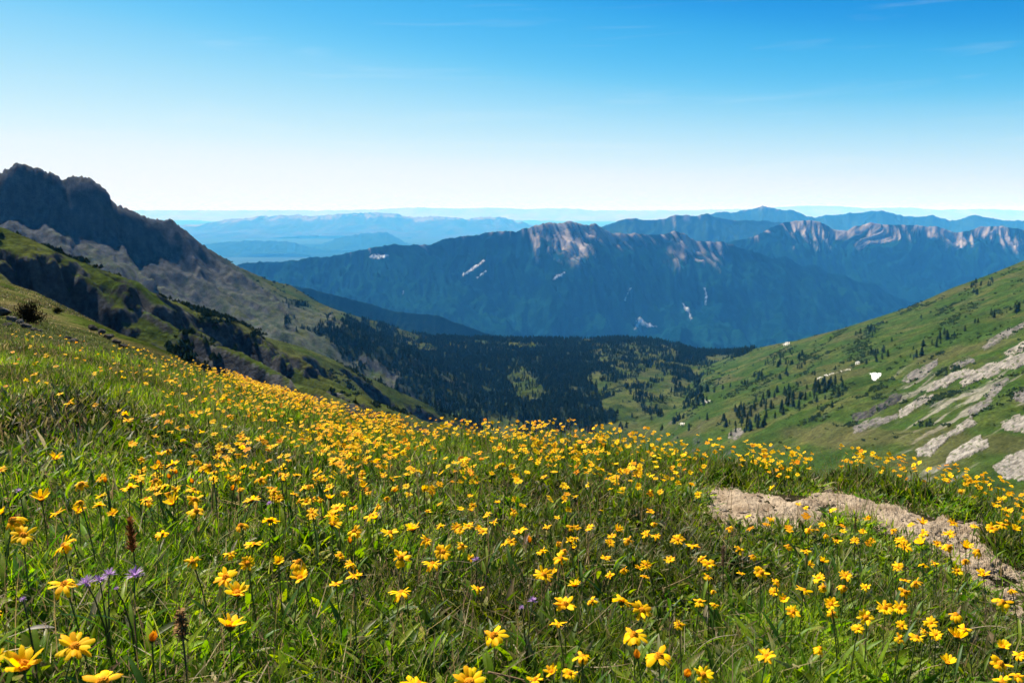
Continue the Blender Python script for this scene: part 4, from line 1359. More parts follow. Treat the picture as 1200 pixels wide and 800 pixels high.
def bud_mesh(seed):
    r_ = random.Random(seed)
    mb = MB()
    for k in range(14):
        a = 2 * math.pi * k / 14 + r_.gauss(0, 0.1)
        c, s = math.cos(a), math.sin(a)
        p = lambda r, w, z: (r * c - w * s, r * s + w * c, z)
        t = 0.75 + 0.2 * r_.random()
        mb.add([p(0.20, -0.10, -0.1), p(0.20, 0.10, -0.1), p(0.36, 0.12, 0.35 * t), p(0.36, -0.12, 0.35 * t), p(0.14, 0.0, 0.85 * t)], [(0, 1, 2, 3), (3, 2, 4)], 0, (0.68, 0.27, 0.008))
    return mb.build('corolla', petal_m)


def stem_mesh(bend, seed):
    mb = MB()
    pts = [(bend * t * t, 0.02 * math.sin(3 * t + seed), t) for t in (0, 0.2, 0.4, 0.6, 0.8, 0.93, 1.0)]
    mb.tube(pts, [0.0085, 0.008, 0.0075, 0.007, 0.007, 0.0075, 0.009], 6, 0, (0.075, 0.105, 0.022))
    return mb.build('stem', stem_m), pts[-1]


def leaf_mesh(L, w, lean, curl, seed):
    V, F, C = blades(np.zeros((1, 3)), np.array([L]), np.array([w]), np.array([0.0]), np.array([lean]), np.array([curl]), 7, np.array([HERB[seed % 4]]), 1.0, np.array([0.3]), None, 0.35)
    return mesh_np('leaf', V, F, leaf_m, C)


KINDS = []
for k in range(12):
    cup, droop = [(0.35, 0.5), (0.15, 0.45), (0.5, 0.7), (0.25, 0.9), (0.05, 0.5), (0.6, 0.5), (0.3, 0.3), (0.2, 1.2), (0.9, 0.6), (0.75, 0.2), (0.1, 1.5), (0.45, 1.0)][k]
    sm, tip = stem_mesh([0.10, 0.04, -0.12, 0.18, 0.07, -0.05, 0.22, 0.0, 0.12, -0.08, 0.15, 0.05][k], k)
    KINDS.append(dict(stem=sm, tip=tip, cor=corolla_mesh(100 + k, cup, droop, messy=0.24 if k in (2, 3, 7, 10, 11) else 0.13), disc=disc_mesh(k, 0.30 + 0.03 * (k % 3), 0.16 + 0.05 * (k % 3)), cup=cup_mesh(k)))
BUD = bud_mesh(5)
LEAVES = [leaf_mesh(0.11 + 0.02 * (k % 3), 0.014 + 0.003 * (k % 2), 0.35 + 0.1 * k, 0.9 - 0.15 * k, k) for k in range(4)]


def head_spot(px, py, hgt):
    """where the line of sight reaches the height of the flower heads"""
    u, t = ray(px, py)
    Y = np.geomspace(0.55, 14, 1400)
    x, z = u * Y, t * Y
    g_ = near_z(x, Y)
    k = np.argmax(z <= g_ + hgt)
    return np.array([x[k], Y[k], z[k]]), float(g_[k])


flower_first = {}


def head_pose(k, rr, far=False):
    sun_pull = Vector((SUN_DIR.x, SUN_DIR.y, 0)) * 0.10
    ax = Vector((rr.gauss(0, 0.34), rr.gauss(-0.22, 0.34), 1)) + sun_pull
    q = Vector((0, 0, 1)).rotation_difference(ax.normalized())
    return q @ Euler((0, 0, rr.uniform(0, 6.28))).to_quaternion()


def put_flower(base, h, rad, kind, rr, label, group, leaves=2, bud=False):
    """one flower on its stem; the first of a kind is built, later ones are copies of it and of its parts"""
    key = (kind, leaves, bud)
    K = KINDS[kind]
    if key not in flower_first:
        root = empty('wildflower', base)
        st = link('stem', K['stem'], root)
        hd = link('flower_head', K['cup'], root)
        co_ = link('corolla', BUD if bud else K['cor'], hd)
        di = None if bud else link('disc', K['disc'], hd)
        lv = [link('leaf', LEAVES[(kind + j) % 4], root) for j in range(leaves)]
        flower_first[key] = (root, st, hd, co_, di, lv)
    else:
        r0, s0, h0, c0, d0, l0 = flower_first[key]

        def cp(o, par):
            q = o.copy()
            COL.objects.link(q)
            q.parent = par
            return q
        root = r0.copy()
        COL.objects.link(root)
        st, hd = cp(s0, root), cp(h0, root)
        cp(c0, hd)
        if d0 is not None:
            cp(d0, hd)
        lv = [cp(o, root) for o in l0]
    root.location = base
    yaw = rr.uniform(0, 6.28)
    root.rotation_euler = (0, 0, yaw)
    st.scale = (h * 0.9, h * 0.9, h)
    tip = K['tip']
    hd.location = (tip[0] * h * 0.9, tip[1] * h * 0.9, h)
    hd.scale = (rad, rad, rad * (0.9 + 0.4 * rr.random()))
    q = Euler((0, 0, -yaw)).to_quaternion() @ head_pose(kind, rr)
    hd.rotation_mode = 'QUATERNION'
    hd.rotation_quaternion = q
    for j, o in enumerate(lv):
        o.location = (0.0, 0.0, h * (0.05 + 0.2 * j + 0.1 * rr.random()))
        o.rotation_euler = (0, 0, rr.uniform(0, 6.28))
    root['label'], root['category'] = label, 'flower'
    if group:
        root['group'] = group
    elif 'group' in root:
        del root['group']
    return root, yaw, tip


def place_flower(px, py, size, label, group, rr, bud=False, leaves=2):
    hgt = rr.uniform(0.235, 0.30)
    if py > 700:
        hgt = rr.uniform(0.25, 0.29)
    p, g_ = head_spot(px, py, hgt)
    dist = math.sqrt(p[0] ** 2 + p[1] ** 2 + p[2] ** 2)
    rad = min(max(size * dist / FPX * 0.60, 0.014), 0.036)
    kind = rr.randrange(12)
    K = KINDS[kind]
    h = p[2] - g_
    # put the foot where the bent stem brings the head under the line of sight
    root, yaw, tip = put_flower((p[0], p[1], g_), h, rad, kind, rr, label, group, leaves, bud)
    ox, oy = tip[0] * h * 0.9, tip[1] * h * 0.9
    bx = p[0] - (ox * math.cos(yaw) - oy * math.sin(yaw))
    by = p[1] - (ox * math.sin(yaw) + oy * math.cos(yaw))
    root.location = (bx, by, float(near_z(np.array([bx]), np.array([by]))[0]) - 0.004)
    return p, rad


# ---- the flowers one can single out in the photo: x, y, width there, what sets it apart
BIG = [
    (88, 759, 45, 'large yellow flower with a drooping petal, just right of the corner flower at bottom left'),
    (27, 780, 45, 'large yellow flower in the very bottom left corner'),
    (75, 675, 36, 'yellow flower on a thick brown stem just left of the purple flower cluster'),
    (270, 730, 36, 'yellow flower turned towards the viewer, standing alone below the flower pair'),
    (265, 676, 34, 'upper flower of the yellow pair right of the purple flowers'),
    (278, 691, 26, 'lower flower of the yellow pair right of the purple flowers'),
    (470, 694, 40, 'large open yellow flower low in the middle of the meadow, largest of the middle ones'),
    (470, 654, 34, 'open yellow flower directly above the largest middle one'),
    (519, 645, 30, 'dense yellow flower right of and above the largest middle one'),
    (507, 661, 24, 'yellow flower touching and just below the dense flower of the middle group'),
    (579, 742, 33, 'yellow flower alone in dark grass at bottom middle'),
    (550, 797, 28, 'yellow flower cut by the bottom edge, right of the orange one'),
    (490, 798, 28, 'orange yellow flower cut by the bottom edge, left of the yellow one'),
    (120, 798, 28, 'yellow flower cut by the bottom edge near the left corner'),
    (317, 609, 32, 'broad flat yellow flower high in the left middle, wider than its neighbours'),
    (295, 585, 27, 'yellow flower just above and left of the broad flat one'),
    (48, 582, 27, 'yellow flower near the left edge below the dark leafy patch'),
    (27, 627, 27, 'yellow flower close to the left edge under a smaller one'),
    (74, 632, 25, 'flat yellow flower above the purple cluster and its brown stemmed neighbour'),
    (662, 706, 28, 'spiky yellow flower right of the small pink flower'),
    (654, 728, 17, 'small yellow flower hanging just under the spiky one'),
    (637, 672, 26, 'ragged yellow flower above the spiky one'),
    (729, 702, 25, 'yellow flower left of the bright open pair right of bottom middle'),
    (752, 716, 26, 'bright open yellow flower, upper one of the bottom pair right of middle'),
    (743, 741, 25, 'yellow flower with separate petals, lower one of the bottom pair'),
    (772, 769, 31, 'lopsided yellow flower near the bottom edge beside a pale curved stalk'),
    (805, 790, 18, 'orange drooping flower at the bottom edge below the lopsided one'),
    (747, 767, 16, 'half open yellow flower left of the lopsided one'),
    (1122, 745, 23, 'double yellow flower, largest of those in the bottom right corner'),
    (484, 621, 28, 'dense bushy yellow flower at the top of the middle group'),
    (457, 624, 25, 'flat yellow flower left of the dense bushy one in the middle group'),
    (350, 654, 22, 'upper flower of the small stacked pair left of the middle group'),
    (352, 677, 20, 'lower orange tinged flower of the stacked pair left of the middle group'),
    (230, 597, 27, 'lower flower of the touching pair, nearest the dark upright leaf'),
    (228, 585, 22, 'upper flower of the touching pair, nearest the dark upright leaf'),
]
SMALL = [(15, 612, 24), (95, 565, 20), (92, 598, 14), (65, 535, 18), (190, 628, 15), (227, 572, 22), (282, 612, 17), (202, 588, 18), (297, 637, 20), (290, 657, 15), (225, 652, 15), (390, 615, 20), (395, 594, 18), (389, 604, 16), (160, 557, 20),
         (182, 561, 20), (152, 571, 19), (245, 544, 20), (202, 543, 15), (306, 561, 16), (305, 512, 12), (150, 491, 18), (55, 417, 12), (82, 472, 14), (40, 438, 16), (270, 487, 11), (501, 630, 16), (415, 624, 16), (549, 617, 12), (542, 637, 13), (552, 652, 9),
         (560, 687, 14), (435, 602, 20), (694, 701, 12), (674, 684, 15), (657, 655, 17), (649, 667, 10), (635, 644, 13), (669, 634, 12), (609, 623, 17), (641, 616, 10), (676, 616, 10), (724, 619, 12), (717, 627, 10), (736, 632, 12), (715, 635, 11),
         (710, 652, 11), (731, 666, 10), (749, 665, 10), (756, 675, 11), (757, 657, 12), (715, 674, 10), (794, 631, 14), (812, 639, 14), (785, 654, 11), (830, 659, 15), (830, 674, 11), (836, 691, 8), (837, 706, 9), (796, 730, 12), (854, 618, 10), (867, 640, 12),
         (892, 670, 16), (882, 652, 10), (769, 626, 11), (757, 624, 11), (1037, 712, 15), (1055, 710, 13), (1061, 692, 12), (1091, 727, 13), (1120, 717, 15), (1130, 733, 14), (1097, 742, 11), (1084, 737, 8), (1055, 746, 11), (1111, 776, 15), (1172, 777, 18),
         (1175, 704, 16), (1186, 690, 11), (1176, 755, 12), (1195, 769, 12), (1175, 792, 14), (1192, 790, 13), (1005, 735, 12), (976, 717, 13), (989, 688, 12), (942, 691, 17), (965, 685, 11), (964, 658, 12), (949, 659, 9), (944, 645, 10), (924, 639, 10),
         (910, 681, 11), (907, 692, 10), (991, 672, 13), (1052, 660, 10), (1061, 679, 10), (1052, 667, 9), (1082, 661, 10), (1122, 666, 10), (1095, 659, 8), (1152, 672, 13), (1146, 645, 13), (1132, 640, 15), (1131, 654, 10), (1112, 639, 14), (1112, 627, 12),
         (1060, 640, 13), (1054, 632, 10), (1046, 620, 9), (1082, 621, 11), (1080, 634, 14), (1081, 610, 13), (1117, 611, 11), (1142, 616, 8), (1162, 617, 15), (1175, 615, 11), (1189, 619, 11)]


def where_label(px, py):
    if px < 420 and py < 530:
        return 'small yellow flower high on the left of the meadow, near the leafy patch', 'yellow flowers high on the left'
    if px < 420:
        return 'small yellow flower among thick grass in the left half of the meadow', 'small yellow flowers in the left grass'
    if px < 840 and py < 590:
        return 'small yellow flower in the crowded band under the meadow brow', 'yellow flowers of the crowded band'
    if px < 840:
        return 'small yellow flower scattered in the grass of the meadow middle', 'small yellow flowers in the middle'
    if py < 600:
        return 'small yellow flower on the far side of the bare soil patch', 'yellow flowers beyond the soil'
    if py < 665:
        return 'small yellow flower on the near border of the bare soil patch', 'yellow flowers along the soil'
    return 'small yellow flower in the grass below the bare soil patch', 'yellow flowers below the soil'


rr = random.Random(31)
heads = []
for (px, py, s, label) in BIG:
    heads.append(place_flower(px, py, s * (1.18 if s > 20 else 1.0), label, None, rr, bud='half open' in label or 'orange drooping' in label, leaves=2)[0])
for (px, py, s) in SMALL:
    la, gr = where_label(px, py)
    heads.append(place_flower(px, py, s, la, gr, rr, leaves=2 if s > 9 else 0)[0])
heads.append(place_flower(178, 747, 18, 'closed orange bud in the grass between the corner flowers and the lone one', None, rr, bud=True)[0])
n_single = len(BIG) + len(SMALL) + 1


# ---- how thick the flowers stand across the slope
def flower_density(x, y):
    px, py, _ = project(x, y, near_z(x, y, False) + 0.25)
    clump = np.clip(0.62 + 2.4 * fbm(x / 0.7, y / 0.7, 4, 1001), 0.03, 2.6)
    d = 24 + 62 * sstep(2.0, 5.0, y)
    d = d * np.where(inpatch(BUSHY)(x, y), 2.6, 1)
    d = np.where(px < 330, d * np.where(py > 540, 0.9, 0.14 + 0.86 * sstep(110, 360, px)), d)
    d = d * np.where((px < 260) & (py < 470), 0.55, 1) * np.where((px < 140) & (py > 455) & (py < 540), 0.15, 1)
    d = d * np.where((px > 520) & (px < 840) & (py > 555) & (py < 620), 0.6, 1)
    d = d * np.where(inpoly(px, py, [(680, 575), (790, 575), (830, 610), (770, 645), (690, 640)]), 0.25, 1)
    d = d * np.where((polydist(px, py, SOIL) > -3) | (polydist(px, py + 40, SOIL) > 0) & (px > 900), 0.2, 1)
    d = d * np.where((px > 870) & (px < 1060) & (py > 615) & (py < 670), 0.3, 1)
    d = d * np.where(py > 640, 1.0, 1) * np.where((px < 480) & (py > 530), 1.9, 1)
    d = d * np.where(meadow_end(x, y), 1, 0.0)
    return d * clump


n = 60000
ux = rm.uniform(-0.80, 0.74, n)
yy = np.sqrt(rm.uniform(1.1 ** 2, 19 ** 2, n))
xx = ux * yy
ok = (yy < brow(xx, yy) + 0.25) & ~on_soil(xx, yy, -1)
xx, yy = xx[ok], yy[ok]
dens = flower_density(xx, yy)
area = 0.5 * 1.54 * (19 ** 2 - 1.1 ** 2)
pk = rm.random(len(xx)) < dens * area / n
xx, yy = xx[pk], yy[pk]
zz_ = near_z(xx, yy)
hp_ = np.array(heads)
far_from = np.array([np.min((hp_[:, 0] - a) ** 2 + (hp_[:, 1] - b) ** 2) > 0.05 ** 2 for a, b in zip(xx, yy)])
px_, py_, _ = project(xx, yy, zz_ + 0.27)
named = [(q[0], q[1] + 4) for q in BIG] + [(101, 683), (117, 680), (128, 673), (158, 674), (152, 627), (211, 730), (178, 747), (624, 704), (558, 656)]
for a_, b_ in named:
    far_from &= np.hypot(px_ - a_, py_ - b_) > 26
far_from &= (py_ < 800)
xx, yy, zz_, px_, py_ = xx[far_from], yy[far_from], zz_[far_from], px_[far_from], py_[far_from]
inframe = (px_ > 3) & (px_ < 1197) & (py_ < 797)
order = np.argsort(yy + np.where(inframe, 0, 1000))
n_more = 300 - n_single - 1
for i in order[:n_more]:
    la, gr = where_label(px_[i], py_[i])
    put_flower((float(xx[i]), float(yy[i]), float(zz_[i]) - 0.004), rr.uniform(0.21, 0.33), rr.uniform(0.018, 0.026), rr.randrange(12), rr, la, gr, leaves=2 if rr.random() < 0.8 else 0, bud=rr.random() < 0.08)
print('single flowers', n_single + n_more, 'of', len(xx) + n_single)

# ---- the rest of them, one mass
rest = order[n_more:]
fx_, fy_, fz_ = xx[rest], yy[rest], zz_[rest]
n = len(fx_)
hh = rm.uniform(0.15, 0.35, n) * np.where(inpatch(BUSHY)(fx_, fy_), 1.05, 1.0)
rad = rm.uniform(0.016, 0.0245, n)
rad = np.where(fy_ > 12.5, rad * 1.1, rad)
sp_ = Pile()
yaw = rm.random(n) * 6.283
sp_.add(*blades(np.stack([fx_, fy_, fz_], 1), hh, np.full(n, 0.004) + 0.0004 * fy_, yaw, np.full(n, 0.02), np.full(n, 0.10), 2, np.tile((0.070, 0.095, 0.022), (n, 1)) * rm.uniform(0.7, 1.3, (n, 1))))
rl = np.repeat(np.arange(n), 5)
ml = len(rl)
sp_.add(*blades(np.stack([fx_[rl] + rm.normal(0, 0.006, ml), fy_[rl] + rm.normal(0, 0.006, ml), fz_[rl] + hh[rl] * rm.uniform(0.05, 0.7, ml)], 1), rm.uniform(0.05, 0.10, ml), rm.uniform(0.008, 0.016, ml), rm.random(ml) * 6.283,
                rm.uniform(0.2, 0.9, ml), rm.uniform(0.2, 1.0, ml), 2, HERB[rm.integers(0, 4, ml)] * rm.uniform(0.6, 1.1, (ml, 1)), 1.0))
hx_ = fx_ + np.cos(yaw) * hh * 0.045
hy_ = fy_ + np.sin(yaw) * hh * 0.045
hz_ = fz_ + hh * 0.995
ax = np.stack([rm.normal(-0.05, 0.4, n), rm.normal(-0.16, 0.4, n), np.ones(n)], 1)
ax /= np.linalg.norm(ax, axis=1)[:, None]
e1 = np.cross(ax, np.tile((0.3, 1.0, 0.1), (n, 1)))
e1 /= np.linalg.norm(e1, axis=1)[:, None]
e2 = np.cross(ax, e1)
ctr = np.stack([hx_, hy_, hz_], 1)
tk = []
for v in range(4):
    r_ = np.random.default_rng(300 + v)
    V, F, isd = [], [], []
    npet = 9
    for k in range(npet):
        a = 2 * math.pi * k / npet + r_.normal(0, 0.1)
        L, w, e = r_.uniform(0.85, 1.1), 0.27, 0.22 + r_.normal(0, 0.14)
        b0 = len(V)
        for (s, wf, z) in ((0.18, 0.5, 0.0), (0.62 * L, 1.0, 0.62 * e), (1.0 * L, 0.5, 0.85 * e - 0.08)):
            for q in (-1, 1):
                V.append((s * math.cos(a) - q * w * wf * math.sin(a), s * math.sin(a) + q * w * wf * math.cos(a), z))
                isd.append(0)
        F += [(b0, b0 + 1, b0 + 3, b0 + 2), (b0 + 2, b0 + 3, b0 + 5, b0 + 4)]
    b0 = len(V)
    for k in range(6):
        V.append((0.30 * math.cos(k * 1.047), 0.30 * math.sin(k * 1.047), 0.05))
        isd.append(1)
    V += [(0.12, 0, 0.20), (-0.06, 0.1, 0.21), (-0.06, -0.1, 0.20), (0.02, 0.0, 0.22)]
    isd += [1] * 4
    F += [(b0, b0 + 1, b0 + 7, b0 + 6), (b0 + 1, b0 + 2, b0 + 3, b0 + 7), (b0 + 3, b0 + 4, b0 + 8, b0 + 7), (b0 + 4, b0 + 5, b0 + 6, b0 + 8), (b0 + 5, b0, b0 + 6, b0 + 6)][:4]
    F += [(b0 + 6, b0 + 7, b0 + 9, b0 + 8)]
    tk.append((np.array(V), np.array(F), np.array(isd)))
pick = rm.integers(0, 4, n)
YA = np.array(YEL)
for v in range(4):
    idx = np.where(pick == v)[0]
    V, F, isd = tk[v]
    ry = rm.random(len(idx)) * 6.28
    c, s = np.cos(ry)[:, None], np.sin(ry)[:, None]
    lx, ly = V[None, :, 0] * c - V[None, :, 1] * s, V[None, :, 0] * s + V[None, :, 1] * c
    W = ctr[idx][:, None, :] + rad[idx][:, None, None] * (lx[..., None] * e1[idx][:, None] + ly[..., None] * e2[idx][:, None] + V[None, :, 2:3] * rm.uniform(0.6, 1.8, (len(idx), 1, 1)) * ax[idx][:, None])
    cc = YA[rm.integers(0, 4, len(idx))] * rm.uniform(0.75, 1.08, (len(idx), 1)) * np.where(rm.random((len(idx), 1)) < 0.15, np.array([[0.9, 0.62, 1.0]]), 1.0)
    C = np.where(isd[None, :, None] == 1, np.array((0.60, 0.24, 0.005)), cc[:, None, :])
    sp_.add(W.reshape(-1, 3), (F[None] + (np.arange(len(idx)) * len(V))[:, None, None]).reshape(-1, 4), C.reshape(-1, 3))
sp_.build('wildflower_carpet', petal_m, kind='stuff', label='dense far carpet of small yellow flowers along the meadow brow')


# ---- purple flowers, seed spikes and stalks: each a plant of its own
def aster_head(seed, rad):
    r_ = random.Random(seed)
    mb = MB()
    for k in range(38):
        a = r_.uniform(0, 6.28)
        e = r_.uniform(-0.15, 1.1)
        L = rad * r_.uniform(0.75, 1.1)
        c, s = math.cos(a), math.sin(a)
        w = rad * 0.06
        p = lambda q, ww, dz: (q * math.cos(e) * c - ww * s, q * math.cos(e) * s + ww * c, q * math.sin(e) + dz)
        f = r_.uniform(0.8, 1.25)
        mb.add([p(0.1 * L, -w, 0), p(0.1 * L, w, 0), p(0.65 * L, 1.3 * w, 0.04 * L), p(0.65 * L, -1.3 * w, 0.04 * L), p(L, 0.0, -0.02 * L)], [(0, 1, 2, 3), (3, 2, 4)], 0, (0.33 * f, 0.20 * f, 0.40 * f))
    return mb.build('flower_head', mauve_m)


def purple_plant(spots, label):
    """spots: (photo x, y, width) of the heads of one branching plant"""
    pts = [head_spot(a, b, 0.27 if b > 600 else 0.22) for a, b, w_ in spots]
    c = np.mean([p[0] for p in pts], axis=0)
    gz = float(near_z(np.array([c[0]]), np.array([c[1] + 0.02]))[0])
    base = Vector((c[0], c[1] + 0.02, gz - 0.004))
    root = empty('purple_wildflower', base, label=label, category='flower')
    mb = MB()
    for (p, g_), (a, b, w_) in zip(pts, spots):
        q = Vector(p) - base
        mb.tube([(0, 0, 0), (q.x * 0.15, q.y * 0.15, q.z * 0.5), (q.x * 0.6, q.y * 0.6, q.z * 0.82), q], [0.0025, 0.0022, 0.0016, 0.0014], 6, 0, (0.05, 0.06, 0.025))
    link('stem', mb.build('stem', stem_m), root)
    for i, ((p, g_), (a, b, w_)) in enumerate(zip(pts, spots)):
        h = link('flower_head', aster_head(int(a), max(0.008, w_ * p[1] / FPX * 0.5)), root)
        h.location = Vector(p) - base
    for j in range(3):
        l = link('leaf', LEAVES[j], root)
        l.location = (0, 0, 0.03 + 0.05 * j)
        l.rotation_euler = (0, 0, 2.1 * j)


purple_plant([(101, 683, 24), (117, 680, 20), (128, 673, 20)], 'purple flower cluster of three shaggy heads on one stem, low on the left')
purple_plant([(158, 674, 27), (136, 690, 8)], 'single shaggy mauve flower just right of the purple cluster')
purple_plant([(27, 702, 9)], 'tiny purple flower near the left edge below the brown stemmed yellow one')
purple_plant([(22, 575, 9)], 'small purple flower at the left edge below the dark leafy patch')
purple_plant([(624, 704, 14), (611, 712, 9)], 'pale pink tufted flower right of the bottom middle')
purple_plant([(558, 656, 12)], 'dull mauve flower right of the yellow middle group')
purple_plant([(316, 590, 10)], 'little mauve flower beside the broad flat yellow one')


def spike(px, py0, py1, wpx, label, col, shaggy):
    p, g_ = head_spot(px, py0, 0.30)
    hgt = p[2] - g_
    top = hgt
    ln_ = (py1 - py0) * p[1] / FPX / 0.95
    base = Vector((p[0], p[1], g_ - 0.004))
    root = empty('seed_spike', base, label=label, category='plant')
    mb = MB()
    mb.tube([(0.012, 0, 0), (0.004, 0, top * 0.5), (0, 0, top - ln_ * 0.1)], [0.0028, 0.0024, 0.0018], 6, 0, (0.06, 0.065, 0.025))
    link('stem', mb.build('stem', stem_m), root)
    n_ = 150
    t = np.linspace(0, 1, n_)
    r0 = wpx * p[1] / FPX * 0.5
    zz2 = top - ln_ * (1 - t)
    a = np.arange(n_) * 2.4
    b_ = np.stack([0.15 * r0 * np.cos(a), 0.15 * r0 * np.sin(a), zz2], 1)
    rr_ = np.random.default_rng(int(px))
    V, F, C = blades(b_, r0 * (0.95 - 0.5 * t ** 2) * rr_.uniform(0.8, 1.4, n_), np.full(n_, r0 * 0.34), a, rr_.uniform(0.3, 0.8 + shaggy, n_), rr_.uniform(-0.2, 0.5 + shaggy, n_), 3, np.array(col) * rr_.uniform(0.6, 1.4, (n_, 1)), 1.0, rr_.normal(0, 0.5, n_))
    link('seed_head', mesh_np('seed_head', V, F, husk_m, C), root)


spike(152, 606, 648, 16, 'tall reddish brown seed spike rising above the purple flowers', (0.16, 0.062, 0.02), 0.1)
spike(211, 712, 748, 19, 'shaggy brown withered flower head left of the lone yellow flower', (0.20, 0.11, 0.04), 1.0)
spike(848, 638, 664, 8, 'thin upright brown grass spike in the grass below the soil', (0.17, 0.11, 0.07), 0.1)
spike(1003, 604, 620, 5, 'small lone dark seed stalk standing on the edge of the bare soil', (0.07, 0.055, 0.02), 0.4)


def stalk(pts, wid, col, label):
    """a dry stalk through photo spots (x, y, height above ground)"""
    P3 = []
    for (a, b, hgt) in pts:
        P3.append(Vector(head_spot(a, b, hgt)[0]))
    ctr_ = P3[0].copy()
    mb = MB()
    # smooth it
    Q = []
    for i in range(len(P3) - 1):
        p0, p1, p2, p3 = P3[max(i - 1, 0)], P3[i], P3[i + 1], P3[min(i + 2, len(P3) - 1)]
        for k in range(5):
            t = k / 5
            Q.append(0.5 * ((2 * p1) + (-p0 + p2) * t + (2 * p0 - 5 * p1 + 4 * p2 - p3) * t * t + (-p0 + 3 * p1 - 3 * p2 + p3) * t ** 3))
    Q.append(P3[-1])
    R0 = [wid * (1 - 0.7 * i / len(Q)) for i in range(len(Q))]
    mb.tube([q - ctr_ for q in Q], R0, 6, 0, col)
    o = link('dry_stalk', mb.build('dry_stalk', husk_m), label=label, category='stalk')
    o.location = ctr_


stalk([(572, 787, 0.16), (600, 793, 0.15), (640, 803, 0.13)], 0.0032, (0.26, 0.17, 0.10), 'thick tan stalk lying by the bottom edge right of the cut flowers')
stalk([(800, 779, 0.05), (818, 760, 0.14), (838, 747, 0.19), (865, 743, 0.20)], 0.0022, (0.36, 0.31, 0.20), 'pale curved dry stalk arching beside the lopsided yellow flower')
stalk([(775, 690, 0.06), (800, 679, 0.14), (822, 668, 0.18), (834, 665, 0.20)], 0.0022, (0.28, 0.21, 0.10), 'tan bent dry stalk in the grass left of the grass spike')
stalk([(678, 742, 0.12), (700, 724, 0.17), (718, 706, 0.20)], 0.0018, (0.30, 0.23, 0.12), 'thin straight dry stalk left of the bright flower pair')
stalk([(412, 798, 0.02), (420, 780, 0.08), (431, 757, 0.14)], 0.0026, (0.20, 0.11, 0.07), 'reddish brown broken stalk at the bottom edge left of the cut flowers')
stalk([(545, 668, 0.12), (562, 657, 0.18), (584, 644, 0.24)], 0.0016, (0.30, 0.25, 0.16), 'fine pale dry stalk right of the yellow middle group')
stalk([(1138, 736, 0.12), (1160, 733, 0.16), (1180, 735, 0.18)], 0.0022, (0.30, 0.26, 0.17), 'pale dry stalk reaching towards the soil at lower right')

# a pale dead leaf, and the dark upright leaf by the touching pair
for (px, py, L, w, yaw, lean, curl, c, label) in [
    (64, 735, 0.055, 0.013, 3.5, 1.35, 0.25, (0.34, 0.30, 0.27), 'whitish dead leaf lying above the corner flowers'),
    (131, 622, 0.16, 0.013, 2.0, 0.08, 0.1, (0.012, 0.030, 0.010), 'dark upright blade standing left of the tall reddish spike'),
]:
    p, g_ = head_spot(px, py, 0.17 if L < 0.1 else 0.12)
    V, F, C = blades(np.zeros((1, 3)), np.array([L]), np.array([w]), np.array([yaw]), np.array([lean]), np.array([curl]), 8, np.array([c]), 1.0, np.array([0.4]), None, 0.5)
    o = link('loose_leaf', mesh_np('loose_leaf', V, F, leaf_m, C), label=label, category='leaf')
    o.location = p

# ================================================================== SHRUBS AND STONES ON THE LEFT BROW
def shrub(px, py_foot, wpx, hpx, label, col, seed):
    X, Y, Z, ok = HILL.hit(px, py_foot)
    X, Y, Z = float(X[0]), float(Y[0]), float(Z[0])
    w_, h_ = wpx * Y / FPX, hpx * Y / FPX * 1.02
    r_ = np.random.default_rng(seed)
    root = empty('shrub', (X, Y, Z - 0.05), label=label, category='shrub')
    mb = MB()
    tips = []
    for k in range(16):
        a = r_.uniform(0, 6.28)
        q = r_.uniform(0.1, 0.5) * w_
        t = Vector((q * math.cos(a), q * math.sin(a), h_ * r_.uniform(0.35, 0.9) * (1 - 0.5 * (q / (0.5 * w_)) ** 2)))
        tips.append(t)
        mb.tube([(0, 0, 0), (t.x * 0.4, t.y * 0.4, t.z * 0.4 + 0.05 * h_), t], [0.03 * w_, 0.02 * w_, 0.005 * w_], 5, 0, (0.05, 0.035, 0.025))
    link('branch', mb.build('branch', bark_m), root)
    n_ = 2600
    k = r_.integers(0, len(tips), n_)
    T = np.array([tuple(t) for t in tips])[k]
    g1_ = T + r_.normal(0, 1, (n_, 3)) * np.array([0.13 * w_, 0.13 * w_, 0.11 * h_])
    g1_[:, 2] = np.clip(g1_[:, 2], 0.02, None)
    V, F, C = blades(g1_, r_.uniform(0.06, 0.16, n_) * w_ / 1.4, np.full(n_, 0.035 * w_), r_.uniform(0, 6.28, n_), r_.uniform(0, 1.3, n_), r_.uniform(-0.3, 0.6, n_), 2, np.array(col) * r_.uniform(0.6, 1.5, (n_, 1)), 1.0)
    link('foliage', mesh_np('foliage', V, F, needle_m, C), root)


shrub(36, 380, 30, 31, 'dark brown spreading shrub on the left brow, the largest bush there', (0.020, 0.017, 0.010), 5)
shrub(67, 367, 10, 8, 'small dark shrub right of the large brown one', (0.018, 0.022, 0.010), 6)
shrub(66, 399, 13, 10, 'low reddish plant on the brow below the small shrub', (0.06, 0.028, 0.022), 7)


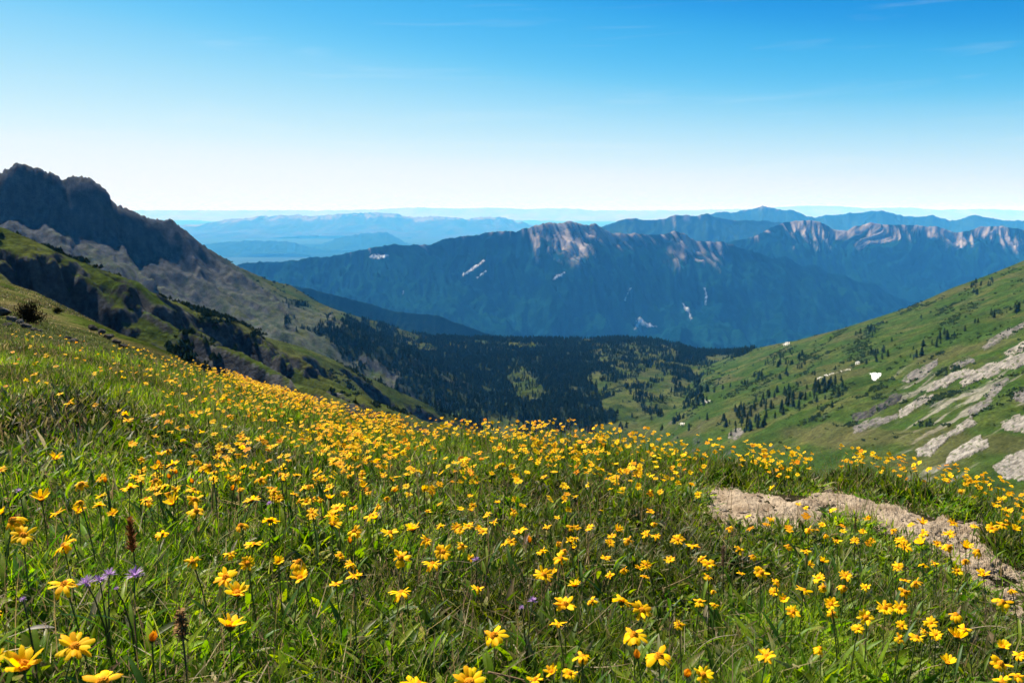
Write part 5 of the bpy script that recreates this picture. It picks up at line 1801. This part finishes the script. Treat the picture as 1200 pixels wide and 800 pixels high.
def boulder(px, py, wpx, seed, label, col):
    X, Y, Z, ok = HILL.hit(px, py)
    X, Y, Z = float(X[0]), float(Y[0]), float(Z[0])
    r0 = wpx * Y / FPX * 0.72
    import bmesh
    bm = bmesh.new()
    bmesh.ops.create_icosphere(bm, subdivisions=3, radius=1)
    r_ = np.random.default_rng(seed)
    cuts = [(Vector(r_.normal(size=3)).normalized(), r_.uniform(0.55, 0.85)) for _ in range(9)]
    for v in bm.verts:
        p = v.co.copy()
        for nn_, d__ in cuts:
            e = p.dot(nn_) - d__
            if e > 0:
                p -= nn_ * e * 0.92
        v.co = p
    co_ = np.array([tuple(v.co) for v in bm.verts])
    nz_ = fbm(co_[:, 0] * 2 + seed, co_[:, 1] * 2 + co_[:, 2], 3, seed)
    for v, a in zip(bm.verts, nz_):
        v.co *= (1 + 0.07 * a)
        v.co.x *= 1.0
        v.co.y *= 0.75
        v.co.z *= 0.55
    me = bpy.data.meshes.new('boulder')
    bm.to_mesh(me)
    bm.free()
    me.materials.append(rock_m)
    at_ = me.attributes.new('Tint', 'FLOAT_COLOR', 'POINT')
    at_.data.foreach_set('color', [x for _ in me.vertices for x in (*col, 1.0)])
    o = link('boulder', me, label=label, category='rock', group='boulders on the left brow')
    o.location = (X, Y, Z + 0.14 + 0.30 * r0)
    o.scale = (r0, r0, r0)
    o.rotation_euler = (r_.uniform(-0.3, 0.3), r_.uniform(-0.3, 0.3), r_.uniform(0, 6.28))


for k, (px, py, w_, c, label) in enumerate([
    (4, 374, 15, 0.10, 'grey boulder at the left photo edge beside the large brown shrub'),
    (14, 383, 12, 0.13, 'light grey boulder just below the edge boulder'),
    (9, 390, 9, 0.07, 'dark boulder lowest of those at the left edge'),
    (24, 386, 9, 0.16, 'pale boulder right below the large brown shrub'),
    (31, 391, 10, 0.11, 'middle boulder of the row under the large brown shrub'),
    (38, 396, 8, 0.08, 'dark boulder at the low end of the row under the shrub'),
    (30, 374, 8, 0.17, 'whitish stone at the foot of the large brown shrub'),
    (46, 397, 7, 0.10, 'small boulder just left of the low reddish plant'),
    (80, 405, 7, 0.12, 'small grey stone in the grass right of the reddish plant'),
    (87, 409, 9, 0.15, 'pale stone low in the grass right of the reddish plant'),
    (110, 391, 9, 0.07, 'upper dark stone of the slanting ledge on the brow'),
    (119, 396, 9, 0.09, 'second stone of the slanting ledge, below the upper dark one'),
    (128, 402, 10, 0.07, 'wide dark stone in the middle of the slanting ledge'),
    (137, 408, 9, 0.08, 'lower stone of the slanting ledge'),
    (145, 413, 8, 0.06, 'lowest dark stone of the slanting ledge'),
]):
    boulder(px, py, w_, 40 + k, label, (c, c * 0.93, c * 0.86))
